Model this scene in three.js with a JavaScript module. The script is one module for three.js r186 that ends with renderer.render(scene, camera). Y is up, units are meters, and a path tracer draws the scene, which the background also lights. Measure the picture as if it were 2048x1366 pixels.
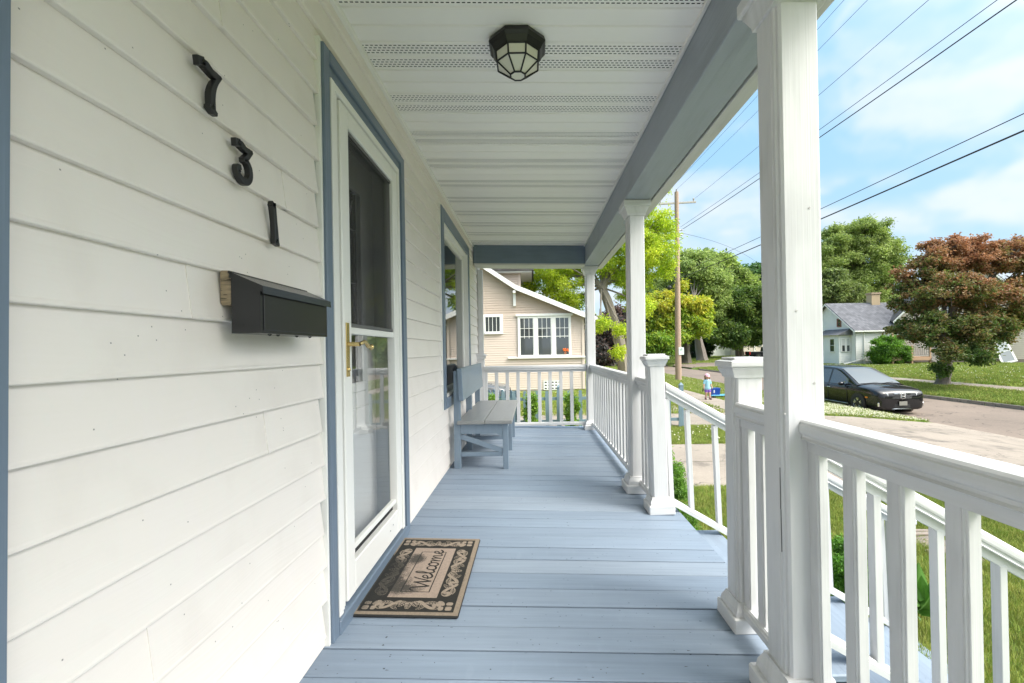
import * as THREE from 'three';
import { mergeGeometries } from 'three/addons/utils/BufferGeometryUtils.js';
import { MarchingCubes } from 'three/addons/objects/MarchingCubes.js';
import { ConvexGeometry } from 'three/addons/geometries/ConvexGeometry.js';

// ---------------------------------------------------------------- camera, sky, sun, exposure
const scene = new THREE.Scene();
const EYE = 1.085, FOCAL = 913, CX = 1064, CY = 699, ROLL = 0.01745;
const camera = new THREE.PerspectiveCamera(2 * Math.atan(683 / FOCAL) * 180 / Math.PI, 2048 / 1366, 0.05, 900);
camera.position.set(0, EYE, 0);
camera.rotation.z = -ROLL;
camera.setViewOffset(2048, 1366, 1024 - CX, 683 - CY, 2048, 1366);
scene.add(camera);
const renderer = new THREE.WebGLRenderer({ antialias: true });
renderer.toneMapping = THREE.LinearToneMapping;
renderer.toneMappingExposure = 1.85;
renderer.shadowMap.enabled = true;
const SUN = new THREE.Vector3(0.70, 0.88, 0.36).normalize();
const sun = new THREE.DirectionalLight(new THREE.Color().setRGB(1, 0.93, 0.82), 1.25);
sun.position.copy(SUN).multiplyScalar(90);
sun.target.position.set(8, 0, -18);
sun.position.add(sun.target.position);
sun.castShadow = true; sun.shadow.radius = 36; sun.shadow.mapSize.set(4096, 4096);
Object.assign(sun.shadow.camera, { left: -50, right: 50, top: 50, bottom: -50, near: 1, far: 220 });
scene.add(sun, sun.target);

// ---------------------------------------------------------------- noise
function mulberry(a) { return () => { a |= 0; a = a + 0x6D2B79F5 | 0; let t = Math.imul(a ^ a >>> 15, 1 | a); t = t + Math.imul(t ^ t >>> 7, 61 | t) ^ t; return ((t ^ t >>> 14) >>> 0) / 4294967296; }; }
const rnd = mulberry(7310);
const R = (a, b) => a + (b - a) * rnd();
function hash(x, y, s) { let h = Math.imul(x, 374761393) + Math.imul(y, 668265263) + Math.imul(s, 974711) | 0; h = Math.imul(h ^ h >>> 13, 1274126177); h = Math.imul(h ^ h >>> 16, 2246822519); return ((h ^ h >>> 15) >>> 0) / 4294967296; }
const sm = (t) => t * t * (3 - 2 * t);
const clamp = (x, a = 0, b = 1) => Math.min(b, Math.max(a, x));
const sstep = (a, b, x) => sm(clamp((x - a) / (b - a)));
function vn(x, y, px, py, s) {
  const x0 = Math.floor(x), y0 = Math.floor(y), fx = sm(x - x0), fy = sm(y - y0), m = (v, p) => ((v % p) + p) % p;
  const a = m(x0, px), b = m(x0 + 1, px), c = m(y0, py), d = m(y0 + 1, py);
  return (hash(a, c, s) * (1 - fx) + hash(b, c, s) * fx) * (1 - fy) + (hash(a, d, s) * (1 - fx) + hash(b, d, s) * fx) * fy;
}
function fbm(u, v, fx, fy, oct, s) { let t = 0, a = 0.5, n = 0; for (let o = 0; o < oct; o++) { t += a * vn(u * fx, v * fy, fx, fy, s + o); n += a; a *= 0.55; fx *= 2; fy *= 2; } return t / n; }
function tex(w, h, f, srgb, rep) {
  const d = new Uint8Array(w * h * 4);
  for (let y = 0; y < h; y++) for (let x = 0; x < w; x++) {
    const c = f(x / w, y / h), o = (y * w + x) * 4;
    if (typeof c === 'number') d[o] = d[o + 1] = d[o + 2] = clamp(c) * 255; else for (let k = 0; k < 3; k++) d[o + k] = clamp(c[k]) * 255;
    d[o + 3] = 255;
  }
  const t = new THREE.DataTexture(d, w, h, THREE.RGBAFormat);
  t.wrapS = t.wrapT = THREE.RepeatWrapping; t.magFilter = t.minFilter = THREE.LinearFilter; t.needsUpdate = true;
  if (srgb) t.colorSpace = THREE.SRGBColorSpace;
  if (rep) t.repeat.set(1 / rep[0], 1 / rep[1]);
  return t;
}

// ---------------------------------------------------------------- sky: hazy blue with thin white cloud, brighter round the sun behind the porch
{
  const w = 1024, h = 512, d = new Float32Array(w * h * 4);
  const n3 = (x, y, s) => fbm(x / 64 + 0.5, y / 64 + 0.5, 64, 64, 6, s);
  for (let j = 0; j < h; j++) for (let i = 0; i < w; i++) {
    const th = ((j + 0.5) / h - 0.5) * Math.PI, ph = ((i + 0.5) / w - 0.5) * 2 * Math.PI, y = Math.sin(th), c = Math.cos(th), x = c * Math.cos(ph), z = c * Math.sin(ph);
    const yy = Math.max(y, 0), k = 1 / (yy + 0.22);
    const px = x * k * 2.2, pz = z * k * 2.2;
    const warp = n3(px * 0.9 + 9, pz * 0.9 + 4, 31) - 0.5;
    let cl = n3(px * 0.8 + warp * 3.4, pz * 1.5 + warp * 2, 11);
    cl = sstep(0.36, 0.78, cl + 0.10 * Math.exp(-yy * 5)) * 0.78;
    const t = Math.pow(1 - yy, 2.6);
    const blue = [0.27 + 0.36 * t, 0.60 + 0.24 * t, 0.98 + 0.0 * t], white = [0.86, 0.91, 0.96];
    const s = x * SUN.x + y * SUN.y + z * SUN.z, glow = 7.0 * Math.exp((s - 1) * 9), o = (j * w + i) * 4;
    for (let q = 0; q < 3; q++) d[o + q] = (blue[q] * (1 - cl) + white[q] * cl) * 0.60 + glow * [1, 0.955, 0.87][q];
    if (y < 0) { const f = sstep(0, -0.06, y); for (let q = 0; q < 3; q++) d[o + q] = d[o + q] * (1 - f) + [0.30, 0.31, 0.24][q] * f; }
    d[o + 3] = 1;
  }
  const t = new THREE.DataTexture(d, w, h, THREE.RGBAFormat, THREE.FloatType);
  t.mapping = THREE.EquirectangularReflectionMapping; t.magFilter = t.minFilter = THREE.LinearFilter; t.needsUpdate = true;
  scene.background = t; scene.environment = t; scene.environmentIntensity = 1;
}

// ---------------------------------------------------------------- helpers
const names = new Map();
function numbered(n) { const k = names.get(n) ?? 0; names.set(n, k + 1); return k ? n + '_' + String(k).padStart(3, '0') : n; }
function at(px, py, d) { const u = px - CX, v = py - CY; return new THREE.Vector3((u - ROLL * v) * d / FOCAL, EYE - (v + ROLL * u) * d / FOCAL, -d); }
const V = (x, y, d) => new THREE.Vector3(x, y, -d);
function thing(name, label, category, pos = [0, 0, 0], group, parent = scene) {
  const o = new THREE.Group(); o.name = numbered(name); o.position.set(...pos); o.userData = { label, category };
  if (group) o.userData.group = group;
  parent.add(o); return o;
}
function structure(name, pos = [0, 0, 0]) { const o = new THREE.Group(); o.name = name; o.userData = { kind: 'structure' }; o.position.set(...pos); scene.add(o); return o; }
function part(name, geo, mat, parent, label) {
  const m = new THREE.Mesh(Array.isArray(geo) ? merge(geo) : geo, mat); m.name = name; m.castShadow = m.receiveShadow = true;
  if (parent === scene) m.name = numbered(name);
  if (label) m.userData.label = label;
  parent.add(m); return m;
}
function tag(o, label, category, group) { o.userData.label = label; o.userData.category = category; if (group) o.userData.group = group; return o; }
function plain(g) {
  g = g.index ? g.toNonIndexed() : g;
  for (const k of Object.keys(g.attributes)) if (!['position', 'normal', 'uv'].includes(k)) g.deleteAttribute(k);
  if (!g.attributes.normal) g.computeVertexNormals();
  if (!g.attributes.uv) g.setAttribute('uv', new THREE.BufferAttribute(new Float32Array(g.attributes.position.count * 2), 2));
  g.morphAttributes = {}; g.clearGroups(); return g;
}
function merge(list) { return list.length === 1 ? list[0] : mergeGeometries(list.map(plain)); }
function fromTris(pos, uv, flat = true) {
  const g = new THREE.BufferGeometry(); g.setAttribute('position', new THREE.BufferAttribute(new Float32Array(pos), 3));
  if (uv) g.setAttribute('uv', new THREE.BufferAttribute(new Float32Array(uv), 2));
  if (flat) g.computeVertexNormals(); return g;
}
// a box with chamfered edges; uv in metres, v along the longest side
function cbox(sx, sy, sz, c = 0.002) {
  const h = [sx / 2, sy / 2, sz / 2], S = [sx, sy, sz]; c = Math.min(c, Math.min(sx, sy, sz) * 0.4);
  const pos = [], uv = [], ou = R(0, 5), ov = R(0, 5);
  const emit = (vs, axis) => {
    const o = [0, 1, 2].filter((k) => k !== axis), la = S[o[0]] >= S[o[1]] ? o[0] : o[1], sa = o[0] === la ? o[1] : o[0];
    const a = vs[0], b = vs[1], d = vs[2], n = [(b[1] - a[1]) * (d[2] - a[2]) - (b[2] - a[2]) * (d[1] - a[1]), (b[2] - a[2]) * (d[0] - a[0]) - (b[0] - a[0]) * (d[2] - a[2]), (b[0] - a[0]) * (d[1] - a[1]) - (b[1] - a[1]) * (d[0] - a[0])];
    const m = [0, 1, 2].map((k) => vs.reduce((t, v) => t + v[k], 0));
    if (n[0] * m[0] + n[1] * m[1] + n[2] * m[2] < 0) vs.reverse();
    for (let i = 1; i + 1 < vs.length; i++) for (const v of [vs[0], vs[i], vs[i + 1]]) { pos.push(...v); uv.push(v[sa] + ou + axis * 0.37, v[la] + ov); }
  };
  const P = (ax, vals) => { const v = [0, 0, 0]; ax.forEach((a, i) => { v[a] = vals[i]; }); return v; };
  for (let a = 0; a < 3; a++) {
    const b = (a + 1) % 3, e = (a + 2) % 3;
    for (const s of [-1, 1]) {
      emit([[-1, -1], [1, -1], [1, 1], [-1, 1]].map(([p, q]) => P([a, b, e], [s * h[a], p * (h[b] - c), q * (h[e] - c)])), a);
      for (const t of [-1, 1]) emit([P([a, b, e], [s * h[a], t * (h[b] - c), -(h[e] - c)]), P([a, b, e], [s * h[a], t * (h[b] - c), h[e] - c]), P([a, b, e], [s * (h[a] - c), t * h[b], h[e] - c]), P([a, b, e], [s * (h[a] - c), t * h[b], -(h[e] - c)])], a);
    }
  }
  for (const x of [-1, 1]) for (const y of [-1, 1]) for (const z of [-1, 1]) emit([[x * h[0], y * (h[1] - c), z * (h[2] - c)], [x * (h[0] - c), y * h[1], z * (h[2] - c)], [x * (h[0] - c), y * (h[1] - c), z * h[2]]], 1);
  return fromTris(pos, uv);
}
function box(x0, x1, y0, y1, d0, d1, c = 0.002) { const g = cbox(x1 - x0, y1 - y0, d1 - d0, c); g.translate((x0 + x1) / 2, (y0 + y1) / 2, -(d0 + d1) / 2); return g; }
// a stick of cross-section a x b between two points
function bar(p, q, a, b, c = 0.0015, up = new THREE.Vector3(0, 1, 0)) {
  const L = p.distanceTo(q), g = cbox(a, b, L, c), m = new THREE.Matrix4().lookAt(p, q, up); m.setPosition(p.clone().add(q).multiplyScalar(0.5)); g.applyMatrix4(m); return g;
}
function cyl(p, q, r0, r1 = r0, seg = 12) {
  const g = new THREE.CylinderGeometry(r1, r0, p.distanceTo(q), seg); g.applyMatrix4(new THREE.Matrix4().makeRotationFromQuaternion(new THREE.Quaternion().setFromUnitVectors(new THREE.Vector3(0, 1, 0), q.clone().sub(p).normalize())).setPosition(p.clone().add(q).multiplyScalar(0.5))); return g;
}
function tube(pts, r, seg = 24, rad = 6) { return new THREE.TubeGeometry(new THREE.CatmullRomCurve3(pts), seg, r, rad); }
// closed profile [[a, b], ...] swept along +z by len; flat facets, uv in metres (v along the sweep)
function sweep(prof, len) {
  const pos = [], uv = [], n = prof.length, ou = R(0, 5), ov = R(0, 5); let area = 0, run = 0;
  for (let i = 0; i < n; i++) { const a = prof[i], b = prof[(i + 1) % n]; area += a[0] * b[1] - a[1] * b[0]; }
  const P = area < 0 ? [...prof].reverse() : prof;
  for (let i = 0; i < n; i++) {
    const a = P[i], b = P[(i + 1) % n], l = Math.hypot(b[0] - a[0], b[1] - a[1]);
    const q = [[a[0], a[1], 0, run], [b[0], b[1], 0, run + l], [b[0], b[1], len, run + l], [a[0], a[1], len, run]];
    for (const k of [0, 1, 2, 0, 2, 3]) { pos.push(q[k][0], q[k][1], q[k][2]); uv.push(q[k][3] + ou, q[k][2] + ov); }
    run += l;
  }
  const f = THREE.ShapeUtils.triangulateShape(P.map((p) => new THREE.Vector2(...p)), []);
  for (const t of f) {
    for (const k of t) { pos.push(P[k][0], P[k][1], len); uv.push(P[k][0], P[k][1]); }
    for (const k of [t[0], t[2], t[1]]) { pos.push(P[k][0], P[k][1], 0); uv.push(P[k][0], P[k][1]); }
  }
  return fromTris(pos, uv);
}
// four-sided frustum on its base, widths w0 x l0 below and w1 x l1 above
function frustum(w0, w1, y0, y1, l0 = w0, l1 = w1) {
  const v = (w, l, y) => [[-w / 2, y, -l / 2], [w / 2, y, -l / 2], [w / 2, y, l / 2], [-w / 2, y, l / 2]], a = v(w0, l0, y0), b = v(w1, l1, y1), pos = [], uv = [];
  const quad = (p, q, r, s) => { for (const k of [p, q, r, p, r, s]) { pos.push(...k); uv.push(k[0] + k[2], k[1]); } };
  for (let i = 0; i < 4; i++) { const j = (i + 1) % 4; quad(a[j], a[i], b[i], b[j]); }
  quad(b[3], b[2], b[1], b[0]); quad(a[0], a[1], a[2], a[3]);
  return fromTris(pos, uv);
}
const mat = (rgb, rough = 0.6, o = {}) => new THREE.MeshStandardMaterial({ color: new THREE.Color().setRGB(...rgb), roughness: rough, ...o });
const rotY = (g, a) => (g.rotateY(a), g), move = (g, x, y, z) => (g.translate(x, y, z), g);

// ---------------------------------------------------------------- textures and materials
const grain = tex(512, 1024, (u, v) => 0.62 * fbm(u, v, 96, 3, 3, 5) + 0.25 * fbm(u, v, 24, 2, 3, 6) + 0.13 * fbm(u, v, 16, 12, 3, 8), false, [0.42, 1.7]);
const wear = tex(512, 512, (u, v) => { const a = fbm(u, v, 6, 4, 5, 21), s = fbm(u, v, 60, 8, 3, 23), k = 1 - 0.05 * sstep(0.5, 0.8, a) - 0.03 * sstep(0.45, 0.8, s); return [k, k * 0.995, k * 0.985]; }, true, [1.1, 1.6]);
const vinyl = tex(1024, 512, (u, v) => { const w = 0.02 * Math.sin(v * Math.PI * 4) + 0.03 * fbm(u, v, 3, 5, 3, 41); return 0.6 * fbm(u + w, v, 64, 3, 3, 42) + 0.4 * fbm(u + w, v, 24, 2, 2, 44); }, false, [0.5, 1.2]);
const vinylTint = tex(1024, 1024, (u, v) => {
  const st = fbm(u, v, 5, 7, 5, 51), sp = hash(Math.floor(u * 512), Math.floor(v * 512), 9), cl = fbm(u, v, 20, 20, 2, 53);
  const k = 1 - 0.02 * sstep(0.5, 0.8, st), s = sp > 0.9991 && cl > 0.60 ? 0.55 : 1; return [k * s, k * s * (1 - 0.012 * st), k * s * (1 - 0.02 * st)];
}, true, [1.3, 1.3]);
const deckTint = tex(1024, 1024, (u, v) => {
  const a = fbm(u, v, 5, 3, 5, 61), s = fbm(u, v, 70, 5, 3, 62), sc = fbm(u + 0.12 * fbm(u, v, 4, 4, 2, 66), v, 9, 40, 2, 64), k = 0.93 + 0.10 * (a - 0.5) + 0.09 * (s - 0.5);
  const scuff = sstep(0.74, 0.9, sc) * 0.02, chip = fbm(u, v, 90, 90, 2, 65) > 0.90 ? 0.55 : 1; return [(k + scuff) * chip, (k + scuff * 0.9) * chip, (k + scuff * 0.8) * chip];
}, true, [0.9, 1.5]);
const M = {
  white: mat([0.64, 0.648, 0.668], 0.42, { bumpMap: grain, bumpScale: 0.0007, map: wear }),
  blue: mat([0.150, 0.200, 0.27], 0.42, { bumpMap: grain, bumpScale: 0.0014, map: wear }),
  deck: [0, 1, 2].map((k) => mat([0.245 + 0.020 * k, 0.308 + 0.018 * k, 0.395 + 0.014 * k], 0.55 + 0.04 * k, { bumpMap: grain, bumpScale: 0.0016, map: deckTint })),
  seat: mat([0.29, 0.30, 0.305], 0.34, { bumpMap: grain, bumpScale: 0.001, map: wear }),  // lighter and greyer than the bench: a reflection put into the colour
  bench: mat([0.20, 0.265, 0.34], 0.34, { bumpMap: grain, bumpScale: 0.001, map: wear }),
  beam: mat([0.33, 0.37, 0.43], 0.5, { bumpMap: grain, bumpScale: 0.003, map: wear }),
  fascia: mat([0.56, 0.56, 0.56], 0.5, { bumpMap: grain, bumpScale: 0.002, map: wear }),
  siding: mat([0.81, 0.765, 0.72], 0.38, { bumpMap: vinyl, bumpScale: 0.0007, map: vinylTint }),
  upvc: mat([0.84, 0.825, 0.79], 0.32),
  black: mat([0.012, 0.012, 0.013], 0.38),
  blackPaint: mat([0.018, 0.018, 0.019], 0.27),
  brass: mat([0.72, 0.55, 0.25], 0.26, { metalness: 1 }),
  dark: mat([0.02, 0.02, 0.022], 0.9),
  room: mat([0.10, 0.095, 0.09], 0.9),
  steel: mat([0.55, 0.55, 0.56], 0.3, { metalness: 1 }),
  glass: new THREE.MeshPhysicalMaterial({ color: 0xffffff, transmission: 1, thickness: 0, roughness: 0.015, ior: 2.1 }),
};

// ================================================================ the porch: floor, ceiling, beams
const FLOOR = (x) => -0.0325 * (x + 0.775), CEIL = (x) => 2.51 - 0.0215 * (x + 0.775), tilt = Math.atan(0.0325);
const porchFloor = structure('porch_floor');
for (let k = -20, i = 0; ; k++, i++) {
  const d0 = 1.681 + 0.147 * k, d1 = d0 + 0.1395; if (d0 > 6.6) break;
  const g = cbox(1.80, 0.026, d1 - d0, 0.0018); g.rotateZ(-tilt + R(-0.0008, 0.0008)); g.translate(0.105, FLOOR(0.105) - 0.013 + R(-0.0016, 0.0016), -(d0 + d1) / 2);
  part('floor_board', g, M.deck[Math.floor(R(0, 3))], porchFloor);
}
part('rim_board', [box(0.955, 0.985, -0.30, -0.088, -1.3, 6.7), box(-0.78, 0.95, -0.25, -0.06, 6.665, 6.70)], M.blue, porchFloor);
{ const g = cbox(1.74, 0.01, 7.9, 0); g.rotateZ(-tilt); g.translate(0.09, FLOOR(0.09) - 0.034, -2.68); part('added_underlay', g, M.dark, porchFloor); }  // added dark sheet, put under the boards to darken their gaps
part('joist', [box(-0.5, -0.46, -0.25, -0.075, -1.2, 6.6), box(0.2, 0.24, -0.28, -0.10, -1.2, 6.6)], M.dark, porchFloor);
const skirt = thing('porch_skirt', 'blue boards closing the space under the porch above the grass', 'skirt');
for (let d = -1.3; d < 6.6; d += 0.16) part('skirt_board', box(0.925, 0.95, -1.15, -0.302, d, d + 0.15), M.blue, skirt);

const porchCeiling = structure('porch_ceiling');
{
  const holes = tex(256, 128, (u, v) => { // slots cut through the vented courses
    const row = Math.floor(v * 4), x = (u * 7 + (row % 2) * 0.5) % 1, y = (v * 4) % 1; return row < 4 && x > 0.19 && x < 0.81 && y > 0.34 && y < 0.67 ? 0 : 1;
  });
  const holed = (n) => { const m = M.ceil.clone(); m.map = null; m.alphaMap = holes; m.alphaTest = 0.5; m.side = THREE.DoubleSide; return m; };
  M.ceil = mat([0.925, 0.895, 0.87], 0.4);
  const hm = holed();
  const P = 0.1055, slope = Math.atan(0.0215), x0 = -0.775, x1 = 0.76, L = x1 - x0;
  for (let k = -32; k < 44; k++) {
    const d0 = 2.089 + P * k; if (d0 < -1.3 || d0 > 6.15) continue;
    const vent = ((k % 4) + 4) % 4 < 2, j = vent ? 0.012 : 0.009;
    const ribs = [];
    // groove beside each course, then its flat face
    const prof = [[0, 0.010], [0.003, 0.010], [j, 0], [P - 0.004, 0], [P - 0.001, 0.010], [P, 0.010], [P, 0.013], [0, 0.013]];
    if (vent) {
      const pr = [[0, 0.010], [0.003, 0.010], [j, 0], [0.021, 0], [0.021, 0.003], [0, 0.013]], pr2 = [[P - 0.014, 0], [P - 0.004, 0], [P - 0.001, 0.010], [P, 0.010], [P, 0.013], [P - 0.014, 0.003]];
      for (const q of [pr, pr2]) { const g = sweep(q, L); g.rotateY(Math.PI / 2); ribs.push(g); }
    } else { const g = sweep(prof, L); g.rotateY(Math.PI / 2); ribs.push(g); }
    const face = (g) => { g.rotateZ(-slope); g.translate(x0, 2.51, -d0); return g; };
    const panel = part('ceiling_panel', merge(ribs.map(face)), M.ceil, porchCeiling);
    if (vent) {
      const w0 = -0.021, w1 = -(P - 0.014), y = 0.0012, nu = L / 0.152, pos = [0, y, w0, 0, y, w1, L, y, w1, 0, y, w0, L, y, w1, L, y, w0], g = fromTris(pos, [0, 0, 0, 1, nu, 1, 0, 0, nu, 1, nu, 0]);
      part('vent_strip', face(g), hm, panel);
    }
  }
  part('slot_backing', box(-0.79, 1.0, 2.545, 2.56, -1.35, 6.5), M.dark, porchCeiling);  // added black sheet that keeps the ceiling slots dark
  part('edge_trim', [box(-0.789, -0.762, 2.485, 2.512, -1.3, 6.17), box(0.722, 0.739, 2.462, 2.480, -1.3, 6.16)], M.upvc, porchCeiling);
}
const beam = thing('porch_beam', 'long grey blue beam carried by the white posts along the open side of the porch', 'beam');
part('beam_body', box(0.74, 0.945, 2.235, 2.53, -1.3, 6.60, 0.004), M.beam, beam);
part('fascia_board', box(0.962, 1.04, 2.240, 2.72, -1.35, 6.66, 0.004), M.fascia, beam);
part('filler_strip', box(0.945, 0.962, 2.262, 2.53, -1.3, 6.60, 0.002), M.blue, beam);
{
  const c = thing('cross_beam', 'short dark blue beam across the far end of the porch ceiling', 'beam'), g = cbox(1.512, 0.275, 0.30, 0.004);
  g.rotateZ(-0.021); g.translate(-0.016, 2.388, -6.32); part('beam_body', g, M.blue, c);
  const t = cbox(1.512, 0.018, 0.30, 0.002); t.rotateZ(-0.021); t.translate(-0.016, 2.241, -6.325); part('soffit_strip', t, M.fascia, c);
}
tag(part('wire_hook', tube([V(0.83, 2.233, 4.02), V(0.83, 2.215, 4.02), V(0.815, 2.19, 4.03), V(0.835, 2.172, 4.03), V(0.85, 2.185, 4.03)], 0.0022, 16, 5), M.steel, scene), 'small bent wire hook screwed into the underside of the porch beam', 'hook');
{
  const roof = thing('porch_roof', 'shingled roof over the porch above the ceiling and beam', 'roof'), g = cbox(2.15, 0.09, 8.1, 0.004);
  g.rotateZ(-0.14); g.translate(0.20, 2.90, -2.65); part('roof_deck', g, mat([0.09, 0.09, 0.095], 0.9), roof);
}

// ---------------------------------------------------------------- posts, newels, railings
const squareProfile = (s, n) => { const h = s / 2, a = n; return [[-h, -h + a * 3], [-h + a * 0.35, -h + a * 2.6], [-h, -h + a * 2.2], [-h, -h + a * 1.6], [-h + a * 0.5, -h + a * 1.4], [-h + a * 0.5, -h + a * 0.5], [-h + a, -h], [h - a * 0.4, -h], [h, -h + a * 0.4], [h, h - a * 0.4], [h - a * 0.4, h], [-h + a * 0.4, h], [-h, h - a * 0.4]]; };
const upright = (prof, len) => { const g = sweep(prof, len); g.rotateX(-Math.PI / 2); return g; }; // profile b becomes -z, so low b faces +z
const postH = 2.235;
function makePost(label, x, d, lean, crack) {
  const f = FLOOR(x), t = thing('porch_post', label, 'post', [x, f, -d], 'white posts carrying the porch beam'), H = postH - f - 0.001;
  const s = upright(squareProfile(0.125, 0.014), H - 0.10);
  s.translate(0, 0.05, 0); part('shaft', s, M.white, t);
  part('plinth', [move(cbox(0.215, 0.066, 0.215, 0.006), 0, 0.034, 0), frustum(0.180, 0.172, 0.066, 0.092), frustum(0.172, 0.146, 0.092, 0.118), frustum(0.146, 0.142, 0.118, 0.128)], M.white, t);
  part('capital', [frustum(0.142, 0.146, H - 0.112, H - 0.098), frustum(0.146, 0.180, H - 0.098, H - 0.062), frustum(0.184, 0.188, H - 0.062, H - 0.048), move(cbox(0.212, 0.047, 0.212, 0.004), 0, H - 0.0245, 0)], M.white, t);
  if (crack) for (let i = 0; i < 2; i++) part('crack', bar(new THREE.Vector3(-0.0632, 0.50 + i * 0.13, 0.037 - i * 0.002), new THREE.Vector3(-0.0632, 0.63 + i * 0.13, 0.036 - i * 0.001), 0.0025, 0.002), M.dark, t);
  for (const [y, z] of crack ? [[1.02, 0.3], [1.24, -0.2], [1.55, 0.25], [0.93, -0.6]] : [[1.1, 0.4], [0.35, 0.2]]) part('nail_head', cyl(new THREE.Vector3(z * 0.1, y, 0.0622), new THREE.Vector3(z * 0.1, y, 0.0634), 0.0035, 0.0035, 8), crack ? M.fascia : M.fascia, t);
  t.rotation.z = lean; return t;
}
makePost('tall white near post with a long crack at its inner edge', 0.8225, 1.4425, 0.0015, true);
makePost('white porch post behind the far newel of the steps', 0.8225, 3.64, -0.006, false);
makePost('white corner post at the far end of the porch under the cross beam', 0.8225, 6.455, -0.004, false);
function makeNewel(label, x, d, lean) {
  const f = FLOOR(x), H = 1.035 - f, t = thing('newel_post', label, 'newel post', [x, f, -d], 'capped newel posts of the porch railing');
  part('shaft', move(upright(squareProfile(0.108, 0.012), H - 0.10), 0, 0.04, 0), M.white, t);
  part('plinth', [move(cbox(0.175, 0.062, 0.175, 0.005), 0, 0.032, 0), frustum(0.150, 0.146, 0.062, 0.082), frustum(0.146, 0.122, 0.082, 0.104), frustum(0.122, 0.118, 0.104, 0.112)], M.white, t);
  part('cap', [frustum(0.118, 0.124, H - 0.078, H - 0.066), frustum(0.124, 0.146, H - 0.066, H - 0.044), move(cbox(0.146, 0.010, 0.146, 0.002), 0, H - 0.039, 0), move(cbox(0.164, 0.022, 0.164, 0.003), 0, H - 0.023, 0), frustum(0.163, 0.124, H - 0.012, H - 0.006), move(cbox(0.122, 0.010, 0.122, 0.002), 0, H - 0.001, 0)], M.white, t);
  t.rotation.z = lean; return t;
}
makeNewel('white capped newel post at the near side of the steps', 0.865, 1.88, 0.0);
makeNewel('leaning white capped newel post at the far side of the steps', 0.865, 3.175, 0.016);
makeNewel('white capped half newel against the house wall behind the bench', -0.735, 6.50, 0.0);
{
  const p = thing('corner_pilaster', 'thin white pilaster on the far corner of the house under the cross beam', 'pilaster');
  part('shaft', box(-0.772, -0.70, -0.02, 2.25, 6.60, 6.66), M.white, p);
}
const railProf = (() => { const h = [[0.034, 0], [0.040, 0.004], [0.036, 0.010], [0.036, 0.018], [0.042, 0.022], [0.044, 0.030], [0.044, 0.046], [0.040, 0.050], [0.040, 0.056], [0.034, 0.062]]; return [...h, ...h.map(([a, b]) => [-a, b]).reverse()]; })();
const lowProf = [[-0.028, 0], [0.028, 0], [0.028, 0.026], [0.022, 0.030], [0.022, 0.036], [0.016, 0.042], [-0.016, 0.042], [-0.022, 0.036], [-0.022, 0.030], [-0.028, 0.026]];
const subProf = [[-0.019, 0], [0.019, 0], [0.019, 0.034], [-0.019, 0.034]];
const balProf = [[-0.015, -0.012], [-0.0125, -0.0135], [-0.015, -0.015], [-0.015, -0.0175], [-0.0115, -0.019], [-0.0115, -0.0225], [-0.010, -0.024], [0.013, -0.024], [0.015, -0.022], [0.015, 0.022], [0.013, 0.024], [-0.013, 0.024], [-0.015, 0.022]];
const balGeos = [0, 1, 2].map(() => upright(balProf, 0.722));
function railing(label, x, d0, d1, centres, along = 'd', y0 = 0) {
  const t = thing('porch_railing', label, 'railing', [0, 0, 0], 'white railings round the porch'), f = FLOOR(x), L = d1 - d0;
  const put = (prof, y, n, m = M.white) => { const g = sweep(prof, L); if (along === 'd') g.translate(x, y, -d1); else { g.rotateY(Math.PI / 2); g.translate(d0, y, -x); } return part(n, g, m, t); };
  put(railProf, 0.797 + y0, 'top_rail'); put(subProf, 0.7635 + y0, 'top_rail_fillet'); put(lowProf, 0.012 + y0, 'bottom_rail');
  for (const c of centres) { const m = part('baluster', balGeos[Math.floor(R(0, 3))], M.white, t); if (along === 'd') m.position.set(x, 0.044 + y0, -c); else { m.position.set(c, 0.044 + y0, -x); m.rotation.y = -Math.PI / 2; } m.rotation.z += R(-0.003, 0.003); }
  return t;
}
const every = (a, b, s) => { const o = []; for (let c = a; c < b + 1e-6; c += s) o.push(c); return o; };
railing('white railing in front of the camera running beside the tall near post', 0.846, -1.25, 1.379, every(-1.1, 1.345, 0.1522).map((c) => c + 0.023));
railing('short white railing between the tall near post and the near newel', 0.846, 1.506, 1.825, [1.575, 1.69, 1.80]);
railing('short white railing between the far newel and the post behind it', 0.846, 3.229, 3.576, [3.30, 3.40, 3.50]);
railing('long white railing of close balusters between the second post and the far corner post', 0.846, 3.703, 6.392, every(3.79, 6.34, 0.1515));
railing('white railing across the far end of the porch beside the bench', 6.47, -0.681, 0.759, every(-0.66, 0.70, 0.1515).map((c) => c + 0.0), 'x');

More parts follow.
